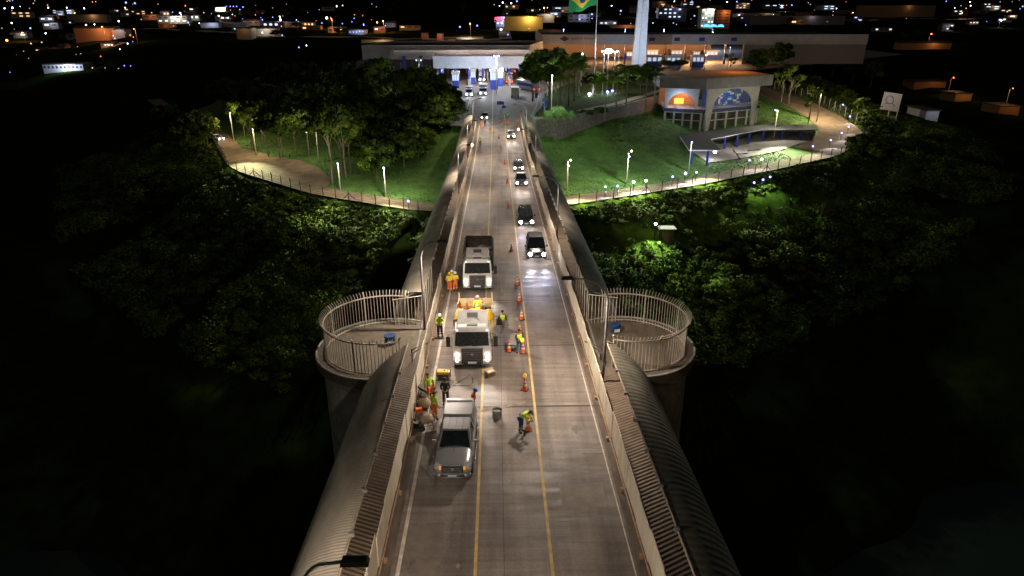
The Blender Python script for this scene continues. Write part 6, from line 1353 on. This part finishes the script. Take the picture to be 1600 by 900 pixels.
H_ = [(100, 112, 62, 10, 'long white two-storey building with three lamps, upper left', dict(wall=(.6, .62, .68), lit=8000, litc=(.7, .8, 1), nwin=10)),
 (150, 62, 62, 16, 'wide low orange-lit house among the upper left lights', dict(wall=(.3, .16, .1), lit=1100, gable=True)), (138, 36, 62, 12, 'dark long shed with orange-lit gable, upper left', dict(lit=1800)), (186, 55, 18, 8, 'small pale-lit house right of the orange one', dict(lit=1600, litc=(.8, .8, 1))),
 (270, 36, 46, 10, 'pale lit station building left of the far lamps', dict(wall=(.4, .36, .3), lit=7000, litc=(.9, .85, .8), nwin=5, win=W1)), (328, 43, 28, 6, 'low filling station roof under a row of blue lamps', dict(lit=4000, litc=(.5, .6, 1))),
 (345, 18, 16, 6, 'bright white building on the far hill', dict(wall=(.6, .6, .6), lit=14000, litc=(.9, .9, 1), nwin=4, win=W1)), (410, 56, 44, 10, 'pale wall warehouse in the dark middle left', dict(wall=(.35, .32, .28), lit=2600, litc=(1, .85, .7))), (382, 62, 22, 16, 'sloping pale roofed shed below the warehouse', dict(wall=(.25, .23, .2), lit=500)),
 (525, 53, 24, 9, 'small orange-lit kiosk by the far road', dict(wall=(.4, .22, .12), lit=3500, nwin=3, win=(1, .5, .2))), (558, 54, 26, 6, 'filling station with a row of five blue lamps', dict(lit=2500, litc=(.5, .6, 1))), (365, 44, 40, 8, 'dark building crossing the far road', dict()),
 (687, 66, 8, 12, 'narrow red container block behind the customs roof', dict(wall=(.5, .16, .1), lit=800, litc=(1, .6, .4))), (706, 70, 10, 8, 'low red container behind the customs roof', dict(wall=(.5, .14, .08), lit=600, litc=(1, .6, .4))), (663, 62, 9, 9, 'reddish box building behind the customs roof, left', dict(wall=(.35, .14, .08), lit=400)),
 (818, 48, 60, 20, 'wide yellow-lit shop wall above the customs roof', dict(wall=(.6, .42, .12), lit=6000, litc=(1, .75, .3))), (784, 48, 18, 20, 'shop corner with red and blue signs left of the yellow wall', dict(wall=(.4, .4, .55), lit=4500, litc=(.6, .6, 1), nwin=3, win=W2)), (860, 56, 36, 8, 'dim reddish shed behind the big hall roof', dict(wall=(.2, .1, .08), lit=300)),
 (853, 35, 26, 12, 'pale lit street corner behind the flag', dict(wall=(.45, .42, .35), lit=2600, litc=(1, .8, .6))), (905, 35, 34, 11, 'dim grey building just below the flag', dict(wall=(.35, .36, .38), lit=1800, litc=(.6, .65, 1), nwin=4)), (975, 44, 40, 4, 'orange-lit low roof left of the pylon', dict(wall=(.4, .2, .1), lit=1400)),
 (1050, 30, 44, 16, 'dark block with a white shop front right of the pylon', dict(wall=(.15, .15, .18), lit=800, litc=(.6, .6, 1), nwin=6, win=(.9, .9, 1))), (1104, 44, 20, 28, 'three-storey pale house with shop lights, upper right', dict(wall=(.45, .48, .45), lit=5000, litc=(.95, .95, .8), nwin=4, win=W1, gable=True)), (1128, 44, 22, 26, 'orange-lit house joined to the pale three-storey one', dict(wall=(.4, .2, .1), lit=2600, litc=(1, .4, .12), nwin=2)),
 (1190, 28, 58, 7, 'pale narrow warehouse end in the upper right', dict(wall=(.3, .26, .2), lit=900, litc=(1, .8, .5))), (1245, 38, 150, 12, 'very long dim warehouse in the upper right', dict(wall=(.22, .19, .2), lit=900, litc=(.9, .8, .9), depth=30)), (1400, 26, 120, 16, 'dim brown block with a few lamps, far upper right', dict(wall=(.2, .15, .1), lit=900)),
 (1446, 76, 80, 8, 'orange-lit tiled house roof on the dark right side', dict(wall=(.5, .24, .1), lit=900, gable=True)), (1452, 138, 50, 8, 'small orange-lit porch in the dark right', dict(wall=(.5, .22, .08), lit=200)), (1504, 158, 26, 10, 'orange-lit gable end, dark right', dict(wall=(.5, .25, .08), lit=300)), (1575, 180, 32, 13, 'orange-lit house at the right edge', dict(wall=(.5, .22, .08), lit=200)),
 (1455, 188, 20, 14, 'small white lit kiosk beyond the billboard', dict(wall=(.6, .62, .65), lit=260, litc=(.8, .85, 1))), (720, 62, 70, 3, 'pale lit road wall behind the customs roof', dict(wall=(.4, .32, .25), lit=4500, litc=(1, .8, .6), depth=3)), (590, 66, 50, 3, 'pale lit verge wall left of the customs roof', dict(wall=(.35, .28, .2), lit=2500, litc=(1, .7, .4), depth=3))]
for px, py, wpx, hpx, lab, kw in H_: house(px, py, wpx, hpx, lab, **kw)
# shop sign and blue lit arches
q = hit(779, 31); q2 = aty(779, 29, hit(784, 48).y-1); b = MB(); s = hsize(6, q2); b.box(-s, s, -.2, .2, -s*.3, s*.3); tag(b.build('shop_sign', emis('sign_red', (1, .05, .1), 2.5), loc=q2), 'glowing red strip sign on the shop corner', 'sign')
for k, px in enumerate((1104, 1115, 1126)):
    q = aty(px, 42, hit(1104, 44).y-4); s = hsize(4.6, q); b = MB(); b.tube([(-s, 0, 0), (-s*.7, 0, s*.45), (0, 0, s*.62), (s*.7, 0, s*.45), (s, 0, 0)], s*.22, 6); b.quad((-s, 0, 0), (s, 0, 0), (s*.7, 0, s*.5), (0, 0, s*.6), (-s*.7, 0, s*.5))
    tag(b.build('lit_awning', emis('awning_blue', (.1, .45, 1), 2.2), loc=q), ['left', 'middle', 'right'][k]+' of three glowing blue arched awnings', 'awning')
# town lamps
def town_lamp(px, py, m, s, lab, grp):
    p = hit(px, py+5); q = aty(px, py, p.y); r = hsize(s, q); h = max(1.5, q.z-p.z); b = MB(); b.tube([(0, 0, -1), (0, 0, h)], .1, 4, k=1); b.tube([(0, 0, h), (r*.6, 0, h+.1)], .07, 4, k=1); b.ball((r*.6, -.1, h), r, 8, k=0)
    o = b.build('town_lamp', [m, postm], loc=p); tag(o, lab, 'lamp', grp)
e_w2 = emis('town_white', (.8, .85, 1), 9); e_b2 = emis('town_blue', (.22, .27, 1), 3.6); e_o2 = emis('town_orange', (1, .2, .035), 3.2); e_dim = emis('town_dim', (.85, .62, .42), 1.3); e_hot = emis('town_hot', (1, .27, .05), 8)
L1 = [(12, 2, 'd', .8), (8, 13, 'w', 1.1), (20, 12, 'w', 1.4), (76, 12, 'w', 1), (105, 12, 'w', 1), (132, 13, 'w', 1), (47, 13, 'd', .7), (67, 26, 'o', 1.2), (76, 27, 'd', .9), (19, 36, 'w', 1.2), (48, 44, 'b', 1.4), (72, 52, 'w', 1.2), (135, 39, 'w', 1.2), (142, 45, 'w', .9), (68, 39, 'd', .7), (4, 44, 'd', .8), (11, 63, 'h', 2.0), (49, 68, 'd', 1.4), (66, 66, 'd', 1.2), (122, 73, 'o', .5), (127, 84, 'd', .7), (120, 85, 'd', .5), (158, 88, 'o', 1), (62, 99, 'h', 1.7), (72, 102, 'w', 1.5), (98, 101, 'b', 1.2), (126, 100, 'b', 1.4), (72, 110, 'w', 1.4), (17, 114, 'b', .7), (145, 106, 'd', 1.2), (165, 106, 'd', .8), (186, 107, 'd', .8), (195, 103, 'b', 1), (205, 103, 'b', .8), (180, 60, 'b', 1.2), (200, 68, 'w', 1), (188, 77, 'w', .8), (204, 55, 'o', 1.2), (197, 4, 'b', 1.6), (211, 5, 'b', 1.5), (196, 12, 'w', .8), (186, 33, 'w', 1.3), (145, 3, 'o', .8), (38, 80, 'o', .6), (27, 86, 'd', .6), (46, 91, 'd', .6)]
L2 = [(234, 24, 'w', 1.1), (290, 9, 'o', 1.1), (288, 17, 'b', .8), (270, 19, 'b', .9), (270, 27, 'b', .9), (281, 20, 'b', .8), (247, 31, 'b', .9), (294, 35, 'b', 1.5), (315, 25, 'b', 1.3), (327, 26, 'b', 1.3), (319, 20, 'd', .8), (337, 16, 'b', 1), (354, 10, 'b', .9), (360, 10, 'b', .9), (365, 10, 'b', .9), (370, 10, 'b', .9), (375, 15, 'b', .9), (380, 11, 'b', 1), (317, 36, 'b', .8), (322, 36, 'b', .8), (327, 36, 'b', .8), (332, 36, 'b', .8), (337, 36, 'b', .8), (353, 28, 'b', .9), (379, 30, 'b', 1.3), (384, 31, 'o', .7), (410, 31, 'b', 1.2), (438, 31, 'w', 1.7), (440, 41, 'b', .9), (441, 55, 'b', 1.2), (410, 51, 'w', .9), (466, 34, 'b', 1.2), (467, 74, 'b', 1.3), (479, 71, 'w', .9), (503, 36, 'b', 1), (510, 28, 'w', 1.9), (522, 33, 'o', .8), (535, 37, 'b', .9), (550, 34, 'b', .8), (568, 38, 'b', 1.1), (589, 35, 'h', 1.3), (547, 50, 'b', .9), (552, 50, 'b', .9), (557, 50, 'b', .9), (562, 49, 'b', .9), (567, 49, 'b', .9), (602, 40, 'b', 1), (718, 42, 'b', 1.5), (745, 40, 'b', 1.4), (721, 70, 'b', 1.2), (726, 70, 'b', 1), (811, 64, 'b', 1), (828, 67, 'b', 1.4), (829, 79, 'b', 1.1), (782, 46, 'w', 1.8), (793, 54, 'b', 1.3)]
L3 = [(785, 4, 'w', 1.2), (789, 7, 'b', 1.3), (798, 5, 'w', 1.2), (807, 2, 'b', 1.4), (777, 32, 'b', 1), (777, 37, 'b', 1), (826, 40, 'o', .9), (826, 45, 'o', .9), (864, 10, 'b', 1.3), (864, 13, 'o', 1.4), (869, 15, 'd', .8), (843, 15, 'd', .8), (905, 30, 'b', 1.4), (969, 17, 'b', 1.5), (955, 9, 'w', .9), (1010, 43, 'b', .9), (1053, 2, 'w', .8), (1060, 16, 'd', .8), (1084, 25, 'b', 1.3), (1062, 24, 'w', .7), (1135, 3, 'w', 1), (1150, 3, 'b', 1.4), (1172, 31, 'w', .8), (1164, 39, 'b', .8), (1216, 8, 'w', 1.2), (1228, 8, 'o', .6), (1236, 8, 'b', 1.1), (1265, 7, 'd', .7), (1361, 13, 'o', .8), (1384, 19, 'b', 1.1), (1370, 20, 'w', .7), (1429, 12, 'b', 1.2), (1477, 2, 'b', .8), (1515, 9, 'w', .9), (1540, 9, 'w', 1.3), (1560, 31, 'b', 1.7), (1566, 39, 'b', .9), (1300, 24, 'd', .8), (1500, 9, 'd', .7), (1596, 10, 'd', 1.2)]
mm_ = dict(w=e_w2, b=e_b2, o=e_o2, d=e_dim, h=e_hot); nn_ = dict(w='white', b='bluish', o='orange', d='faint', h='glaring orange')
for LL, where, grp in ((L1, 'among the dark houses in the top left corner', 'town lamps, top left'), (L2, 'along the distant road left of the customs roofs', 'town lamps, distant road'), (L3, 'in the streets behind the border hall', 'town lamps behind the hall')):
    for px, py, k, s in LL: town_lamp(px, py, mm_[k], s*.85, 'tiny %s lamp %s' % (nn_[k], where), grp+', '+nn_[k])
# dark trees of the town
for i in range(46):
    px = random.uniform(0, 1600); py = random.uniform(18, 70) if px < 620 or px > 1200 else random.uniform(14, 44); p = hit(px, py); tree(p, random.uniform(7, 11), random.uniform(8, 14), 'dark rounded tree lost among the town houses', 4, 0, 'dark trees in the town')
# denser lamps and roofs in the town
def band(n, x0, x1, y0, y1, keys, where, grp, big=.8):
    for i in range(n):
        k = random.choice(keys); town_lamp(random.uniform(x0, x1), y0+(y1-y0)*random.random()**1.3, mm_[k], random.uniform(.3, big), 'tiny %s lamp %s' % (nn_[k], where), grp+', '+nn_[k])
band(22, 0, 230, 0, 70, 'wddbo', 'among the dark houses in the top left corner', 'town lamps, top left')
band(44, 230, 600, 6, 44, 'wdbbo', 'along the distant road left of the customs roofs', 'town lamps, distant road')
band(34, 770, 1160, 0, 40, 'wddbo', 'in the streets behind the border hall', 'town lamps behind the hall')
band(26, 1160, 1600, 0, 34, 'wddbo', 'in the streets behind the border hall', 'town lamps behind the hall', .7)
hs = random.Random(11); adj = ['grey', 'tan', 'reddish', 'pale', 'brown', 'bluish']; cl = [(.2, .2, .22), (.3, .25, .18), (.3, .13, .09), (.4, .38, .36), (.2, .13, .08), (.16, .19, .26)]
refs = [(34, 28), (80, 44), (118, 62), (168, 74), (212, 24), (30, 58), (90, 22), (258, 26), (300, 32), (392, 40), (428, 44), (455, 44), (486, 48), (610, 42), (640, 46), (800, 14), (832, 20), (880, 20), (930, 26), (950, 40), (1000, 20), (1030, 12), (1075, 12), (1160, 14), (1210, 14), (1290, 16), (1340, 34), (1440, 20), (1500, 24), (1550, 16), (1380, 50), (1480, 48)]
order = ['first', 'second', 'third', 'fourth', 'fifth', 'sixth', 'seventh', 'eighth']
cnt = {}
for i, (px, py) in enumerate(refs):
    j = hs.randrange(6); cnt[j] = cnt.get(j, -1)+1
    house(px, py, hs.uniform(14, 34), hs.uniform(5, 9), 'small %s town house with lit windows, %s such from the left' % (adj[j], order[cnt[j] % 8]), wall=cl[j], win=random.choice([W1, W2, (1, .6, .3)]), nwin=hs.randrange(2, 5), lit=hs.uniform(500, 2600) if i % 2 else 0, litc=[(1, .45, .15), (.7, .75, 1), (1, .75, .5)][i % 3], gable=bool(i % 2), depth=9)

# added glow over the town ground, each with a made-up tall lamp
for i, (px, py, c, pw) in enumerate([(40, 66, 'o', 9000), (165, 60, 'o', 14000), (120, 30, 'o', 9000), (215, 66, 'o', 5000), (285, 34, 'w', 16000), (345, 40, 'w', 9000), (440, 42, 'w', 9000), (520, 46, 'o', 12000), (600, 50, 'o', 12000), (735, 56, 'o', 9000), (850, 24, 'o', 14000), (900, 22, 'w', 9000), (1000, 28, 'w', 9000), (1070, 22, 'w', 12000), (1130, 28, 'o', 9000), (1220, 18, 'w', 9000), (1330, 30, 'o', 9000), (1450, 70, 'o', 3500), (1500, 30, 'o', 6000), (1560, 44, 'w', 6000), (1480, 150, 'o', 1200), (1570, 170, 'o', 1200)]):
    p = hit(px, py); col = (1, .42, .14) if c == 'o' else (.75, .8, 1)
    t = thing('street_lamp', ('tall orange' if c == 'o' else 'tall white')+' lamp added to light the town ground', 'street lamp', p, group='tall lamps added in the town, '+('orange' if c == 'o' else 'white'))
    b = MB(); b.tube([(0, 0, -1), (0, 0, 9), (0, -1.6, 9.4)], .12, 5); b.build('pole', steel, t); b = MB(); b.ball((0, -1.7, 9.2), hsize(.8, p), 8); b.build('lamp', e_o2 if c == 'o' else e_w2, t)  # pole and lamp head of the added tall lamp
    light('street_glow', 'POINT', (p.x, p.y-3, p.z+9), pw, col, .4)  # point light added for the glow on the town ground

# streets of the town and more houses
st_ = M('town_asphalt', (.3, .26, .22), (.2, .17, .14), .9)
for P in (((225, 46), (330, 50), (440, 58), (600, 60), (700, 64), (790, 62)), ((790, 62), (786, 40), (792, 14)), ((0, 74), (90, 76), (200, 70)), ((1160, 30), (1300, 34), (1420, 30), (1590, 30))):
    pts = [hit(*q) for q in P]; rows = []
    for i, p in enumerate(pts):
        a, c = pts[max(0, i-1)], pts[min(len(pts)-1, i+1)]; d = (c-a); d.z = 0; d.normalize(); n = Vector((-d.y, d.x, 0))*5
        rows.append(p+n); rows.append(p-n)
    b = MB(); out = []
    for i in range(len(pts)-1):
        for k in range(12):
            f = k/12; l = rows[2*i].lerp(rows[2*i+2], f); r_ = rows[2*i+1].lerp(rows[2*i+3], f); out.append([(q.x, q.y, gz(q.x, q.y)+.35) for q in (l, l.lerp(r_, .5), r_)])
    b.grid(out).build('town_street', st_)['kind'] = 'structure'
hs = random.Random(5); side = ['left of the customs roofs', 'above the border hall', 'in the far right of town', 'in the top left corner']
adj2 = ['low grey', 'low tan', 'low reddish', 'low pale', 'low brown', 'low bluish', 'flat dark']
for i in range(44):
    z_ = i % 4; x0, x1, y0, y1 = [(235, 620, 16, 52), (780, 1170, 6, 36), (1170, 1590, 8, 40), (5, 225, 12, 82)][z_]; px, py = hs.uniform(x0, x1), hs.uniform(y0, y1); j = hs.randrange(6)
    house(px, py, hs.uniform(10, 26), hs.uniform(3.5, 7), '%s roof and wall %s, row %s' % (adj2[j], side[z_], order[(i//4) % 8]), wall=cl[j], win=random.choice([W1, W2, (1, .6, .3)]), nwin=hs.randrange(0, 4), lit=hs.uniform(400, 2200) if i % 3 == 0 else 0, litc=[(1, .42, .12), (.7, .75, 1)][i % 2], gable=bool(i % 2), depth=9)
